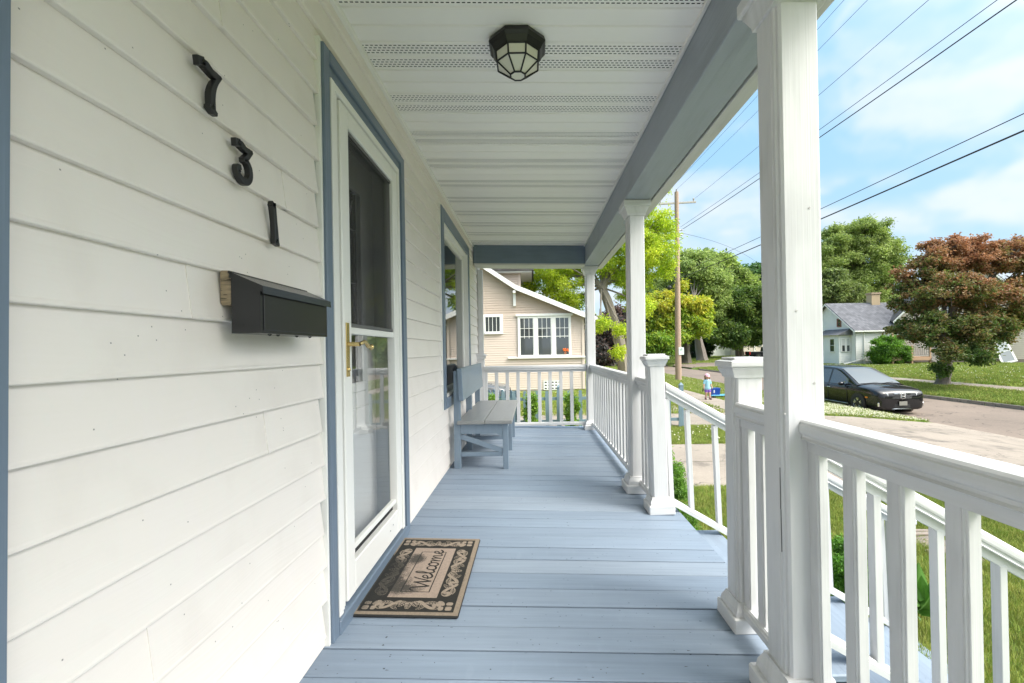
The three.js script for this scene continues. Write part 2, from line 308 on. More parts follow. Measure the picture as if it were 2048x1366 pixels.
// ---------------------------------------------------------------- front steps with two sloping railings
{
  const st = thing('front_steps', 'blue painted wooden steps going down from the porch between the newels', 'steps'), rise = 0.162, run = 0.281;
  for (let k = 0; k < 6; k++) {
    const x0 = 0.99 + run * k, y = -0.058 - rise * (k + 1);
    part('tread', box(x0, x0 + run + 0.025, y - 0.032, y, 1.80, 3.25, 0.005), M.deck[1], st);
    part('riser', box(x0 - 0.006, x0 + 0.014, y + 0.001, y + rise - 0.034, 1.82, 3.23), M.blue, st);
  }
  for (const d of [1.76, 3.26]) { const g = sweep([[0.99, -0.20], [0.99, -0.42], [2.3, -1.12], [2.75, -1.12], [2.75, -1.06]], 0.036); g.translate(0, 0, -d - 0.018); part('stringer', g, M.deck[0], st); }
}
function stairRail(label, d, xs, lean) {
  const t = thing('stair_railing', label, 'railing', [0, 0, 0], 'white sloping railings of the front steps'), S = 0.582, x0 = 0.915, x1 = 2.47;
  const line = (x, y) => y - S * (x - x0), shear = (prof, y) => { const g = sweep(prof, x1 - x0); g.rotateY(Math.PI / 2); const p = g.attributes.position; for (let i = 0; i < p.count; i++) p.setY(i, p.getY(i) * 1.12 - S * p.getX(i)); g.computeVertexNormals(); g.translate(x0, y, -d); return g; };
  part('top_rail', shear(railProf, 0.775), M.white, t); part('top_rail_fillet', shear(subProf, 0.738), M.white, t); part('bottom_rail', shear(lowProf, 0.015), M.white, t);
  for (const x of xs) { const y0 = line(x, 0.05), y1 = line(x, 0.748); part('baluster', bar(V(x + 0.0, y0, d), V(x - lean, y1, d), 0.042, 0.03), M.white, t); }
  const e = part('end_post', [box(x1, x1 + 0.1, -1.12, -0.15, d - 0.05, d + 0.05), box(x1 - 0.025, x1 + 0.125, -0.15, -0.12, d - 0.075, d + 0.075)], M.white, t);
  return t;
}
stairRail('white sloping stair railing at the far side of the blue steps', 3.175, [0.95, 1.09, 1.28, 1.47, 1.66, 1.85, 2.04, 2.23, 2.42], 0.022);
stairRail('white sloping stair railing at the near side of the steps, behind the near balusters', 1.88, [0.945, 1.15, 1.40, 1.655, 1.91, 2.16, 2.40], 0.004);

// ================================================================ the house: siding, door, window
const house = thing('house', 'white vinyl sided house with blue trim, storm door and porch window', 'house');
{
  const W = -0.789, D0 = -1.3, D1 = 6.72;
  part('wall', [
    box(-0.94, W, -1.2, 2.75, -5, 1.80, 0), box(-0.94, W, 2.14, 2.75, 1.80, 2.67, 0), box(-0.94, W, -1.2, 0.0, 1.80, 2.67, 0), box(-0.94, W, -1.2, 2.75, 2.67, 4.02, 0),
    box(-0.94, W, -1.2, 0.655, 4.02, 5.56, 0), box(-0.94, W, 2.26, 2.75, 4.02, 5.56, 0), box(-0.94, W, -1.2, 2.75, 5.56, D1, 0),
    box(-8, W, 2.75, 5.2, -5, D1, 0), box(-8, -7.85, -1.2, 2.75, -5, D1, 0), box(-7.85, -0.94, -1.2, 2.75, D1 - 0.15, D1, 0), box(-7.85, -0.94, -1.2, 2.75, -5, -4.85, 0),
  ], mat([0.5, 0.5, 0.48], 0.8), house);
  part('room_wall', [box(-7.84, -0.942, -0.05, 0, -4.8, D1 - 0.16, 0), box(-7.84, -0.942, 2.6, 2.7, -4.8, D1 - 0.16, 0), box(-4.6, -4.5, 0.001, 2.599, -4.8, D1 - 0.16, 0), box(-4.49, -0.942, 0.001, 2.599, 3.2, 3.3, 0)], M.room, house);
  { const g = sweep([[-8.5, 5.2], [-0.3, 5.2], [-0.3, 5.35], [-4.4, 8.4], [-8.5, 5.35]], D1 + 5.6); g.translate(0, 0, -D1 - 0.3); part('roof', g, mat([0.09, 0.09, 0.095], 0.9), house); }
  // lap siding, one course at a time, stopping at the door and window casings
  const lap = (y0, y1, b) => { const t = (y) => 0.001 + 0.0130 * (1 - (y - b) / 0.125), lip = y0 < b + 1e-6; return [[-0.001, y0], [t(y0) - (lip ? 0.0030 : 0), y0], ...(lip ? [[t(b) + 0.0004, b + 0.0008], [t(b) + 0.0016, b + 0.0025], [t(b) + 0.0015, b + 0.007], [t(b), b + 0.011]] : []), [t(y1), y1], [-0.001, y1]]; };
  for (let k = -10; k <= 10; k++) {
    const b = 1.169 + 0.125 * k, cuts = [Math.max(b, 0.004), 0.578, 2.248, 2.348, Math.min(b + 0.125, 2.49)].filter((y, i, a) => y >= Math.max(b, 0.004) - 1e-9 && y <= Math.min(b + 0.125, 2.49) + 1e-9);
    const runs = {};
    for (let c = 0; c + 1 < cuts.length; c++) {
      const y0 = cuts[c], y1 = cuts[c + 1]; if (y1 - y0 < 0.002) continue;
      let segs = [[D0, D1]]; const cut = (a, e) => { segs = segs.flatMap(([s, t]) => (s < a && t > e ? [[s, a], [e, t]] : [[s, t]])); };
      if (y1 <= 2.249) cut(1.690, 2.786); if (y0 >= 0.577 && y1 <= 2.349) cut(3.920, 5.670);
      if (k % 3 === 0 || k === 4) segs = segs.flatMap(([s, t]) => { const j = 0.82 + ((k + 12) * 0.37) % 0.7; return s < j && t > j + 0.1 ? [[s, j], [j, t]] : [[s, t]]; });
      for (const [s, t] of segs) { const g = sweep(lap(y0, y1, b), t - s); (runs[s] ??= []).push(move(g, W + (s > 0 && s < 1.6 ? 0.0022 : 0), 0, -t - (s > 0 && s < 1.6 ? -0.02 : 0))); }
    }
    for (const s of Object.keys(runs)) part('siding_plank', runs[s], M.siding, house);
  }
  for (const [a, y0, y1] of [[1.688, 0, 2.262], [2.7755, 0, 2.262], [3.918, 0.565, 2.362], [5.6605, 0.565, 2.362]]) part('siding_channel', box(W, -0.767, y0, y1, a, a + 0.0115, 0.001), M.upvc, house);
  part('corner_trim', [box(-0.80, -0.752, 0, 2.5, 6.62, 6.735, 0.003)], M.upvc, house);
  { const g = box(-0.80, -0.757, -0.1, 2.52, 0.30, 0.664, 0.004); g.translate(0, -1.085, 0.68); g.rotateX(-0.0205); g.translate(0, 1.085, -0.68); part('edge_casing', g, M.blue, house); }

  // door casing
  const C = (n, m, ...b) => part(n, box(...b), m, house);
  const X = -0.757;
  C('door_casing', M.blue, -0.789, X, 0.0, 2.25, 1.701, 1.752, 0.003); C('door_casing', M.blue, -0.789, X - 0.010, 0.0, 2.20, 1.752, 1.772, 0.002);
  C('door_casing', M.blue, -0.789, X, 0.0, 2.25, 2.705, 2.774, 0.003); C('door_casing', M.blue, -0.789, X - 0.010, 0.0, 2.20, 2.688, 2.705, 0.002);
  C('door_casing', M.blue, -0.789, X + 0.002, 2.20, 2.25, 1.752, 2.705, 0.003); C('door_casing', M.blue, -0.789, X - 0.010, 2.160, 2.20, 1.772, 2.688, 0.002);
  C('door_sill', M.blue, -0.94, -0.752, -0.02, 0.055, 1.752, 2.705, 0.004);
  // storm door
  const sd = part('storm_door_frame', [box(-0.80, -0.762, 0.056, 2.158, 1.773, 1.806, 0.002), box(-0.80, -0.770, 0.056, 2.158, 1.806, 1.836, 0.002), box(-0.80, -0.776, 0.056, 2.13, 1.836, 1.858, 0.002), box(-0.80, -0.764, 2.128, 2.159, 1.806, 2.687, 0.002), box(-0.80, -0.764, 0.056, 2.128, 2.652, 2.687, 0.002)], M.upvc, house);
  const leaf = new THREE.Group(); leaf.name = 'storm_door'; house.add(leaf);
  const S = (n, m, ...b) => part(n, box(...b), m, leaf);
  S('stile', M.upvc, -0.812, -0.768, 0.066, 2.122, 1.866, 1.948, 0.004); S('stile', M.upvc, -0.812, -0.768, 0.066, 2.122, 2.566, 2.648, 0.004);
  S('top_rail', M.upvc, -0.811, -0.769, 2.045, 2.122, 1.949, 2.565, 0.004); S('bottom_rail', M.upvc, -0.811, -0.769, 0.066, 0.198, 1.949, 2.565, 0.004);
  S('meeting_rail', M.upvc, -0.805, -0.776, 1.165, 1.195, 1.949, 2.565, 0.003); S('glass_frame', M.upvc, -0.805, -0.778, 0.236, 0.258, 1.949, 2.565, 0.003);
  S('track', M.dark, -0.804, -0.797, 0.199, 0.235, 1.949, 2.565, 0.001);
  part('glass_pane', (() => { const g = new THREE.PlaneGeometry(0.612, 0.90); g.rotateY(Math.PI / 2); g.translate(-0.791, 0.712, -2.257); return g; })(), M.glass, leaf);
  part('upper_glass_pane', (() => { const g = new THREE.PlaneGeometry(0.612, 0.845); g.rotateY(Math.PI / 2); g.translate(-0.801, 1.62, -2.257); return g; })(), new THREE.MeshPhysicalMaterial({ color: 0xffffff, transmission: 1, thickness: 0, roughness: 0.02, ior: 1.5 }), leaf);
  part('insect_screen', (() => { const g = new THREE.PlaneGeometry(0.612, 0.845); g.rotateY(Math.PI / 2); g.translate(-0.785, 1.62, -2.257); return g; })(), new THREE.MeshStandardMaterial({ color: new THREE.Color().setRGB(0.02, 0.02, 0.02), roughness: 0.9, transparent: true, opacity: 0.62 }), leaf);
  part('screen_frame', [box(-0.790, -0.779, 1.196, 1.212, 1.949, 2.565), box(-0.790, -0.779, 2.030, 2.044, 1.949, 2.565)], mat([0.12, 0.12, 0.12], 0.5), leaf);
  {
    const h = part('handle', [box(-0.768, -0.764, 0.985, 1.21, 1.884, 1.916, 0.0015), cyl(V(-0.765, 1.12, 1.90), V(-0.715, 1.12, 1.90), 0.009), tube([V(-0.718, 1.12, 1.90), V(-0.712, 1.125, 1.915), V(-0.712, 1.13, 1.95), V(-0.712, 1.112, 1.985), V(-0.708, 1.108, 2.01)], 0.0085, 20, 8), move(new THREE.SphereGeometry(0.011, 10, 8), -0.766, 1.015, -1.90), move(new THREE.SphereGeometry(0.013, 10, 8), -0.708, 1.108, -2.012)], M.brass, leaf);
    for (const y of [0.135, 0.15]) part('screw', cyl(V(-0.768, y, 2.02 + y * 3), V(-0.766, y, 2.02 + y * 3), 0.004, 0.004, 8), M.steel, leaf);
  }
  // inner door
  const door = new THREE.Group(); door.name = 'inner_door'; house.add(door);
  const pale = mat([0.62, 0.62, 0.60], 0.45), I = (n, m, ...b) => part(n, box(...b), m, door);
  I('door_panel', pale, -0.955, -0.915, 0.03, 0.92, 1.84, 2.66, 0.003); I('door_panel', pale, -0.955, -0.915, 0.92, 2.12, 1.84, 2.03, 0.003); I('door_panel', pale, -0.955, -0.915, 0.92, 2.12, 2.44, 2.66, 0.003); I('door_panel', pale, -0.955, -0.915, 1.93, 2.12, 2.03, 2.44, 0.003);
  I('panel_moulding', pale, -0.914, -0.904, 0.18, 0.80, 1.95, 2.20, 0.006); I('panel_moulding', pale, -0.914, -0.904, 0.18, 0.80, 2.29, 2.54, 0.006);
  part('leaded_glass', box(-0.94, -0.93, 0.92, 1.93, 2.03, 2.44, 0.001), mat([0.03, 0.03, 0.032], 0.12), door);
  const cames = []; for (const s of [0, 1]) for (const o of [0.03, 0.10]) cames.push(tube([V(-0.928, 0.94 + o, 2.05 + o), V(-0.928, 1.42, 2.08 + o + 0.1 * s), V(-0.928, 1.91 - o, 2.42 - o)], 0.003, 20, 5));
  for (const y of [1.15, 1.42, 1.70]) cames.push(bar(V(-0.928, y, 2.03), V(-0.928, y + 0.03, 2.44), 0.005, 0.005));
  part('came', cames, M.steel, door);
  part('glass_frame', [box(-0.916, -0.902, 0.88, 0.93, 1.99, 2.48, 0.004), box(-0.916, -0.902, 1.92, 1.97, 1.99, 2.48, 0.004), box(-0.915, -0.901, 0.93, 1.92, 1.99, 2.035, 0.004), box(-0.915, -0.901, 0.93, 1.92, 2.435, 2.48, 0.004)], pale, door);
  // porch window
  const win = new THREE.Group(); win.name = 'window'; house.add(win);
  const N = (n, m, ...b) => part(n, box(...b), m, win);
  N('casing', M.blue, -0.79, X, 0.575, 2.35, 3.931, 4.032, 0.004); N('casing', M.blue, -0.79, X, 0.575, 2.35, 5.558, 5.659, 0.004); N('casing', M.blue, -0.79, X + 0.002, 2.25, 2.35, 4.032, 5.558, 0.004); N('sill', M.blue, -0.79, X + 0.004, 0.575, 0.665, 4.032, 5.558, 0.004);
  N('jamb', M.upvc, -0.90, -0.764, 0.666, 2.249, 4.033, 4.056, 0.002); N('jamb', M.upvc, -0.90, -0.764, 0.666, 2.249, 5.534, 5.557, 0.002); N('jamb', M.upvc, -0.90, -0.773, 2.226, 2.249, 4.056, 5.534, 0.002); N('jamb', M.upvc, -0.90, -0.773, 0.666, 0.690, 4.056, 5.534, 0.002);
  N('sash', M.upvc, -0.860, -0.818, 0.691, 2.225, 4.057, 4.105, 0.003); N('sash', M.upvc, -0.860, -0.818, 0.691, 2.225, 5.485, 5.533, 0.003); N('sash', M.upvc, -0.859, -0.819, 2.175, 2.225, 4.105, 5.485, 0.003); N('sash', M.upvc, -0.859, -0.819, 0.691, 0.742, 4.105, 5.485, 0.003);
  part('pane', (() => { const g = new THREE.PlaneGeometry(1.38, 1.434); g.rotateY(Math.PI / 2); g.translate(-0.838, 1.458, -4.795); return g; })(), new THREE.MeshPhysicalMaterial({ color: new THREE.Color().setRGB(0.5, 0.55, 0.55), transmission: 1, thickness: 0, roughness: 0.01, ior: 2.4 }), win);
}

// ================================================================ things on the porch
// house numbers: flowing cast digits standing off the wall
function ribbon(pts, widths, depth = 0.010) {
  const c = new THREE.CatmullRomCurve3(pts.map((p) => new THREE.Vector3(p[0], p[1], 0)), false, 'centripetal'), n = 40, l = [], r = [];
  for (let i = 0; i <= n; i++) {
    const p = c.getPoint(i / n), t = c.getTangent(i / n), f = i / n * (widths.length - 1), k = Math.min(Math.floor(f), widths.length - 2), w = (widths[k] + (widths[k + 1] - widths[k]) * (f - k)) / 2;
    l.push(new THREE.Vector2(p.x - t.y * w, p.y + t.x * w)); r.unshift(new THREE.Vector2(p.x + t.y * w, p.y - t.x * w));
  }
  return new THREE.ExtrudeGeometry(new THREE.Shape([...l, ...r]), { depth, bevelEnabled: true, bevelThickness: 0.003, bevelSize: 0.0022, bevelSegments: 2, steps: 1, curveSegments: 4 });
}
function digit(label, d, y, h, strokes, screws) {
  const t = thing('house_number', label, 'house number', [-0.766, y, -d], 'black house numbers on the siding');
  part('numeral', strokes.map(([p, w]) => { const g = ribbon(p.map(([a, b]) => [a * h, b * h]), w.map((q) => q * h)); g.scale(0.8, 1, 1); g.rotateY(Math.PI / 2); return g; }), M.black, t);
  for (const [a, b] of screws) part('screw', cyl(new THREE.Vector3(0.010, b * h, -a * h * 0.8), new THREE.Vector3(0.0145, b * h, -a * h * 0.8), 0.0034, 0.003, 10), M.blackPaint, t);
  t.rotation.y = 0; return t;
}
digit('black cast house number 7, highest of the stepped digits on the siding', 1.052, 1.669, 0.108, [[[[0.06, 1.0], [0.11, 0.84]], [0.20, 0.24]], [[[0.10, 0.92], [0.30, 0.915], [0.50, 0.865], [0.68, 0.865], [0.84, 0.91]], [0.12, 0.17, 0.13, 0.13, 0.03]], [[[0.85, 0.91], [0.62, 0.66], [0.50, 0.38], [0.50, 0.06]], [0.04, 0.12, 0.18, 0.17]], [[[0.36, 0.07], [0.52, 0.03], [0.66, 0.0]], [0.06, 0.12, 0.05]]], [[0.11, 0.93], [0.5, 0.14]]);
digit('black cast house number 3, between the 7 above and the 1 below', 1.178, 1.540, 0.108, [[[[0.10, 0.98], [0.13, 0.83]], [0.18, 0.20]], [[[0.12, 0.91], [0.30, 0.90], [0.48, 0.855], [0.66, 0.86], [0.80, 0.89]], [0.12, 0.15, 0.11, 0.11, 0.04]], [[[0.80, 0.89], [0.58, 0.70], [0.40, 0.57]], [0.06, 0.12, 0.10]], [[[0.38, 0.56], [0.56, 0.56], [0.70, 0.42], [0.70, 0.22], [0.54, 0.07], [0.30, 0.05], [0.13, 0.16], [0.10, 0.30], [0.22, 0.33]], [0.05, 0.11, 0.14, 0.16, 0.15, 0.14, 0.11, 0.12, 0.09]]], [[0.13, 0.90], [0.15, 0.22]]);
digit('black cast house number 1, lowest of the digits just above the mailbox', 1.335, 1.412, 0.119, [[[[0.14, 0.99], [0.22, 0.55], [0.28, 0.04]], [0.17, 0.13, 0.20]], [[[0.06, 0.97], [0.20, 0.90]], [0.10, 0.12]], [[[0.18, 0.05], [0.40, 0.01]], [0.08, 0.05]]], [[0.15, 0.90], [0.27, 0.10]]);

// mailbox on a scrap of unpainted board
{
  const t = thing('mailbox', 'black metal wall mailbox with sloping lid screwed to a small raw board', 'mailbox');
  const rawWood = mat([0.52, 0.42, 0.30], 0.8, { map: tex(256, 256, (u, v) => { const a = fbm(u, v, 4, 30, 4, 71), k = 0.75 + 0.4 * (a - 0.5), c = fbm(u, v, 3, 22, 3, 73) > 0.70 ? 0.45 : 1; return [k * c, k * c * 0.97, k * c * 0.92]; }, true, [0.12, 0.1]) });
  part('mounting_board', box(-0.777, -0.750, 1.209, 1.296, 1.138, 1.50, 0.004), rawWood, t);
  const x0 = -0.749, x1 = -0.676, d0 = 1.140, d1 = 1.508, prof = [[x0, 1.138], [x1, 1.138], [x1, 1.250], [x0, 1.284]];
  part('body', move(sweep(prof, d1 - d0), 0, 0, -d1), M.blackPaint, t);
  part('front_panel', box(x1, x1 + 0.0025, 1.146, 1.238, d0 + 0.012, d1 - 0.012, 0.001), M.blackPaint, t);
  const lid = [[x0, 1.289], [x0, 1.2925], [x1 + 0.010, 1.2555], [x1 + 0.012, 1.236], [x1 + 0.0095, 1.236], [x1 + 0.008, 1.2525]];
  const L = part('lid', [move(sweep(lid, d1 - d0 + 0.014), 0, 0, -d1 - 0.007), move(sweep([[x0, 1.289], [x1 + 0.008, 1.2525], [x1 + 0.008, 1.240], [x0, 1.277]], 0.002), 0, 0, -d0 + 0.005), cyl(V(x0 + 0.002, 1.290, d0 - 0.010), V(x0 + 0.002, 1.290, d1 + 0.010), 0.0035, 0.0035, 8)], M.blackPaint, t);
  for (const d of [1.22, 1.26, 1.36, 1.44]) part('hook', [move(new THREE.TorusGeometry(0.004, 0.002, 6, 12), -0.70, 1.139, -d)], M.blackPaint, t);
  for (const y of [1.16, 1.27]) part('screw', cyl(V(-0.72, y - 0.0, d0 + 0.001), V(-0.72, y, d0 - 0.002), 0.003, 0.003, 8), M.blackPaint, t);
}

// octagonal ceiling lamp, unlit
{
  const cy = CEIL(-0.043), t = thing('ceiling_lamp', 'black octagonal porch ceiling lamp with frosted panes in a cage', 'ceiling lamp', [-0.043, cy, -2.10]);
  const oct = (r0, r1, y0, y1, open = false) => { const g = new THREE.CylinderGeometry(r1, r0, y1 - y0, 8, 1, open); g.rotateY(Math.PI / 8); g.translate(0, (y0 + y1) / 2, 0); return plain(g); };
  const flat = (g) => { g = g.toNonIndexed ? (g.index ? g.toNonIndexed() : g) : g; g.deleteAttribute('normal'); g.computeVertexNormals(); return g; };
  part('base', [flat(oct(0.138, 0.130, -0.022, -0.001)), flat(oct(0.128, 0.137, -0.034, -0.022)), flat(oct(0.112, 0.126, -0.058, -0.034))], M.black, t);
  const frost = mat([0.74, 0.72, 0.62], 0.3), ring = (r, y) => [...Array(8)].map((_, i) => new THREE.Vector3(r * Math.cos((i + 0.5) * Math.PI / 4), y, r * Math.sin((i + 0.5) * Math.PI / 4)));
  const A = ring(0.104, -0.058), B = ring(0.100, -0.104), C = ring(0.036, -0.150), bars = [], o = new THREE.Vector3();
  for (let i = 0; i < 8; i++) {
    const j = (i + 1) % 8, pane = (n, a, b, c, d) => { const q = [a, b, c, d], m = q.reduce((s, p) => s.add(p.clone().multiplyScalar(0.25)), new THREE.Vector3()), inn = q.map((p) => p.clone().multiplyScalar(0.965).add(new THREE.Vector3(0, -0.003, 0))); const g = new ConvexGeometry([...q.map((p) => p.clone().multiplyScalar(0.985)), ...inn]); part(n, plain(g), frost, t); };
    pane('pane', A[i], A[j], B[j], B[i]); pane('pane', B[i], B[j], C[j], C[i]);
    bars.push(cyl(A[i], B[i], 0.0042, 0.0042, 6), cyl(B[i], C[i], 0.0038, 0.0038, 6), cyl(A[i], A[j], 0.0042, 0.0042, 6), cyl(B[i], B[j], 0.0038, 0.0038, 6), cyl(C[i], C[j], 0.0042, 0.0042, 6));
  }
  part('cage', bars, M.black, t);
  part('bottom_pane', flat(oct(0.034, 0.034, -0.150, -0.146)), frost, t);
}

// welcome mat: moulded rubber border of scrolls, lettering running away from the viewer
{
  const w = 1520, h = 910, cv = document.createElement('canvas'); cv.width = w; cv.height = h; const c = cv.getContext('2d');
  c.fillStyle = '#a3927f'; c.fillRect(0, 0, w, h);
  c.fillStyle = '#27251f'; c.fillRect(46, 46, w - 92, h - 92);
  c.fillStyle = '#b5a191'; const bx = 262, by = 232; c.fillRect(bx, by, w - 2 * bx, h - 2 * by);
  c.strokeStyle = '#27251f'; c.lineWidth = 9; c.strokeRect(bx + 96, by + 92, w - 2 * bx - 192, h - 2 * by - 184);
  c.lineCap = c.lineJoin = 'round';
  const tan = '#ab9a88';
  const stroke = (pts, wd, col = tan) => { c.strokeStyle = col; c.lineWidth = wd; c.beginPath(); c.moveTo(pts[0], pts[1]); for (let i = 2; i < pts.length; i += 6) c.bezierCurveTo(...pts.slice(i, i + 6)); c.stroke(); };
  const leafy = (x, y, a, s) => { c.save(); c.translate(x, y); c.rotate(a); c.fillStyle = tan; c.beginPath(); c.moveTo(0, 0); c.bezierCurveTo(s * 0.3, -s * 0.34, s * 0.8, -s * 0.26, s, 0); c.bezierCurveTo(s * 0.8, s * 0.22, s * 0.3, s * 0.3, 0, 0); c.fill(); c.strokeStyle = '#27251f'; c.lineWidth = 5; c.beginPath(); c.moveTo(s * 0.12, 0); c.lineTo(s * 0.9, 0); for (const k of [0.3, 0.5, 0.7]) { c.moveTo(s * k, 0); c.lineTo(s * (k + 0.14), -s * 0.17); c.moveTo(s * k, 0); c.lineTo(s * (k + 0.14), s * 0.14); } c.stroke(); c.restore(); };
  // one side of the border: scrolls mirrored about its middle, drawn in a frame len x 150
  const side = (len) => {
    for (const m of [1, -1]) {
      c.save(); c.translate(len / 2, 0); c.scale(m, 1);
      const q = len / 2;
      leafy(6, 130, -Math.PI / 2 + 0.02, 112); leafy(20, 132, -0.9, 104); leafy(34, 136, -0.42, 120);
      const n = Math.max(1, Math.round((q - 200) / 210)), st = (q - 175) / n;
      for (let k = 0; k < n; k++) {
        const x = 84 + k * st, f = k % 2 ? -1 : 1; c.save(); c.translate(x, 80); c.scale(1, f);
        stroke([0, 52, 40, 46, 70, -30, 128, -44, 178, -56, 206, -14, 176, 8, 152, 26, 128, 2, 146, -12], 36);
        leafy(52, 36, 0.05, 118); leafy(66, -24, -2.6, 84); leafy(150, -62, 0.9, 60); leafy(20, 6, -1.2, 62); c.restore();
      }
      c.restore();
    }
  };
  const put = (x, y, a, len) => { c.save(); c.translate(x, y); c.rotate(a); side(len); c.restore(); };
  put(220, 66, 0, w - 440); put(w - 220, h - 66, Math.PI, w - 440); put(66, h - 200, -Math.PI / 2, h - 400); put(w - 66, 200, Math.PI / 2, h - 400);
  for (const [x, y, sx, sy] of [[60, 60, 1, 1], [w - 60, 60, -1, 1], [60, h - 60, 1, -1], [w - 60, h - 60, -1, -1]]) {
    c.save(); c.translate(x, y); c.scale(sx, sy); c.fillStyle = tan;
    c.beginPath(); c.roundRect(10, 10, 62, 56, 18); c.fill(); c.beginPath(); c.roundRect(86, 8, 50, 60, 20); c.fill(); c.beginPath(); c.roundRect(10, 82, 60, 44, 18); c.fill();
    c.beginPath(); c.ellipse(118, 112, 44, 26, 0.7, 0, 7); c.fill(); c.restore();
  }
  // script lettering
  const ink = '#1d1b17', x0 = 400, y0 = 560, g = (pts, wd) => stroke(pts.map((v, i) => (i % 2 ? y0 - v : x0 + v)), wd, ink);
  g([-18, 128, -22, 168, 30, 176, 34, 142], 15); g([34, 142, 44, 100, 50, 40, 62, 6], 23); g([62, 6, 92, 60, 112, 110, 128, 152], 15); g([128, 152, 132, 100, 138, 50, 150, 8], 23); g([150, 8, 180, 70, 196, 150, 222, 176], 15);
  const e = (x) => { g([x, 44, x + 40, 48, x + 70, 66, x + 64, 88], 13); g([x + 64, 88, x + 54, 112, x + 14, 104, x + 10, 52], 15); g([x + 10, 52, x + 8, -4, x + 58, -2, x + 92, 36], 19); };
  e(196); g([288, 36, 330, 90, 352, 190, 326, 188], 13); g([326, 188, 302, 186, 300, 70, 308, 34], 19); g([308, 34, 316, -2, 346, 6, 368, 34], 17);
  g([432, 84, 420, 112, 376, 102, 372, 50], 15); g([372, 50, 370, -6, 420, -2, 450, 34], 19);
  g([492, 98, 440, 98, 438, 2, 484, 2], 19); g([484, 2, 530, 4, 534, 92, 492, 98], 17); g([496, 96, 520, 74, 536, 84, 552, 92], 12);
  g([552, 92, 566, 96, 566, 60, 562, 4], 19); g([562, 10, 580, 70, 606, 114, 618, 88], 13); g([618, 88, 624, 60, 620, 30, 618, 4], 19); g([618, 10, 638, 72, 664, 114, 674, 86], 13); g([674, 86, 680, 50, 664, 4, 696, 4], 18); g([696, 4, 712, 6, 722, 26, 728, 42], 12);
  e(720);
  const im = c.getImageData(0, 0, w, h).data, pick = (u, v) => { const o = (Math.min(h - 1, Math.floor((1 - v) * h)) * w + Math.min(w - 1, Math.floor(u * w))) * 4; return [im[o] / 255, im[o + 1] / 255, im[o + 2] / 255]; };
  const soil = (u, v) => { // trodden-in dirt, thickest in the blotches on the door side and between the words
    const n = fbm(u, v, 9, 6, 5, 81), f = hash(Math.floor(u * 560), Math.floor(v * 340), 83), b = (x, y, rx, ry) => Math.exp(-(((u - x) / rx) ** 2 + ((v - y) / ry) ** 2));
    const a = 2.0 * b(0.42, 0.95, 0.36, 0.26) + 0.7 * b(0.5, 0.06, 0.5, 0.05) + 1.0 * b(0.33, 0.66, 0.13, 0.10) + 1.0 * b(0.66, 0.62, 0.08, 0.12) + 0.8 * b(0.28, 0.5, 0.07, 0.16) + 0.55 * b(0.52, 0.18, 0.33, 0.12) + 0.45 * b(0.66, 0.34, 0.1, 0.08);
    return clamp((a * (0.3 + 1.4 * n) - 0.62) * 1.6) > 0.06 + f * 0.95 ? 0.72 : 0;
  };
  const map = tex(1024, 620, (u, v) => { const p = pick(u, v), s = soil(u, v), n = 0.77 + 0.14 * fbm(u, v, 120, 90, 2, 85); return p.map((q, i) => (q * (1 - s) + [0.16, 0.155, 0.14][i] * s) * n); }, true);
  const bmp = tex(1024, 620, (u, v) => { const p = pick(u, v); return (p[0] > 0.4 ? 0.8 : 0.15) + 0.2 * fbm(u, v, 200, 140, 2, 86); });
  const t = thing('door_mat', 'rubber welcome mat with scroll border and dark dirt, before the storm door', 'door mat', [-0.545, FLOOR(-0.545) + 0.001, -2.252]);
  const H = 0.011; part('rubber_base', move(cbox(0.452, H, 0.765, 0.004), 0, H / 2, 0), mat([0.02, 0.02, 0.019], 0.8), t);
  const top = new THREE.PlaneGeometry(0.446, 0.759, 1, 1); top.rotateX(-Math.PI / 2); top.translate(0, H + 0.0012, 0);
  const uv = top.attributes.uv, p = top.attributes.position; for (let i = 0; i < 4; i++) uv.setXY(i, 0.5 - p.getZ(i) / 0.759, 0.5 - p.getX(i) / 0.446);
  part('pile_surface', top, new THREE.MeshStandardMaterial({ map, bumpMap: bmp, bumpScale: 0.004, roughness: 0.9 }), t);
  t.rotation.z = -tilt; t.rotation.y = -0.006;
}

// slatted bench with an upright back against the wall
{
  const t = thing('bench', 'blue grey painted wooden bench with slab back against the wall below the window', 'bench');
  const f = (x) => FLOOR(x), B = (n, ...b) => part(n, box(...b), n === 'seat_board' ? M.seat : M.bench, t);
  for (const [d, full] of [[4.235, 1], [5.02, 0], [5.80, 1]]) {
    part('back_leg', bar(V(-0.705, f(-0.705), d), V(-0.70, 0.90, d), 0.062, 0.045, 0.003, new THREE.Vector3(0, 0, 1)), M.bench, t);
    part('front_leg', box(-0.285, -0.235, f(-0.26), 0.405, d - 0.022, d + 0.022, 0.003), M.bench, t);
    part('seat_rail', sweepAt([[-0.67, 0.402], [-0.67, 0.315], [-0.34, 0.315], [-0.286, 0.285], [-0.286, 0.402]], d - 0.018, d + 0.018), M.bench, t);
    part('stretcher', box(-0.672, -0.288, 0.105, 0.145, d - 0.015, d + 0.015, 0.003), M.bench, t);
    part('brace', bar(V(-0.672, 0.29, d - 0.0), V(-0.288, 0.155, d - 0.0), 0.026, 0.046, 0.003), M.bench, t);
  }
  B('front_rail', -0.275, -0.248, 0.325, 0.402, 4.257, 5.778, 0.003);
  B('seat_board', -0.70, -0.452, 0.406, 0.440, 4.185, 5.875, 0.005); B('seat_board', -0.447, -0.195, 0.406, 0.440, 4.185, 5.875, 0.005);
  const g = cbox(0.045, 0.30, 1.66, 0.005); g.rotateZ(0.05); g.translate(-0.668, 0.772, -5.025); part('back_panel', g, M.bench, t);
}
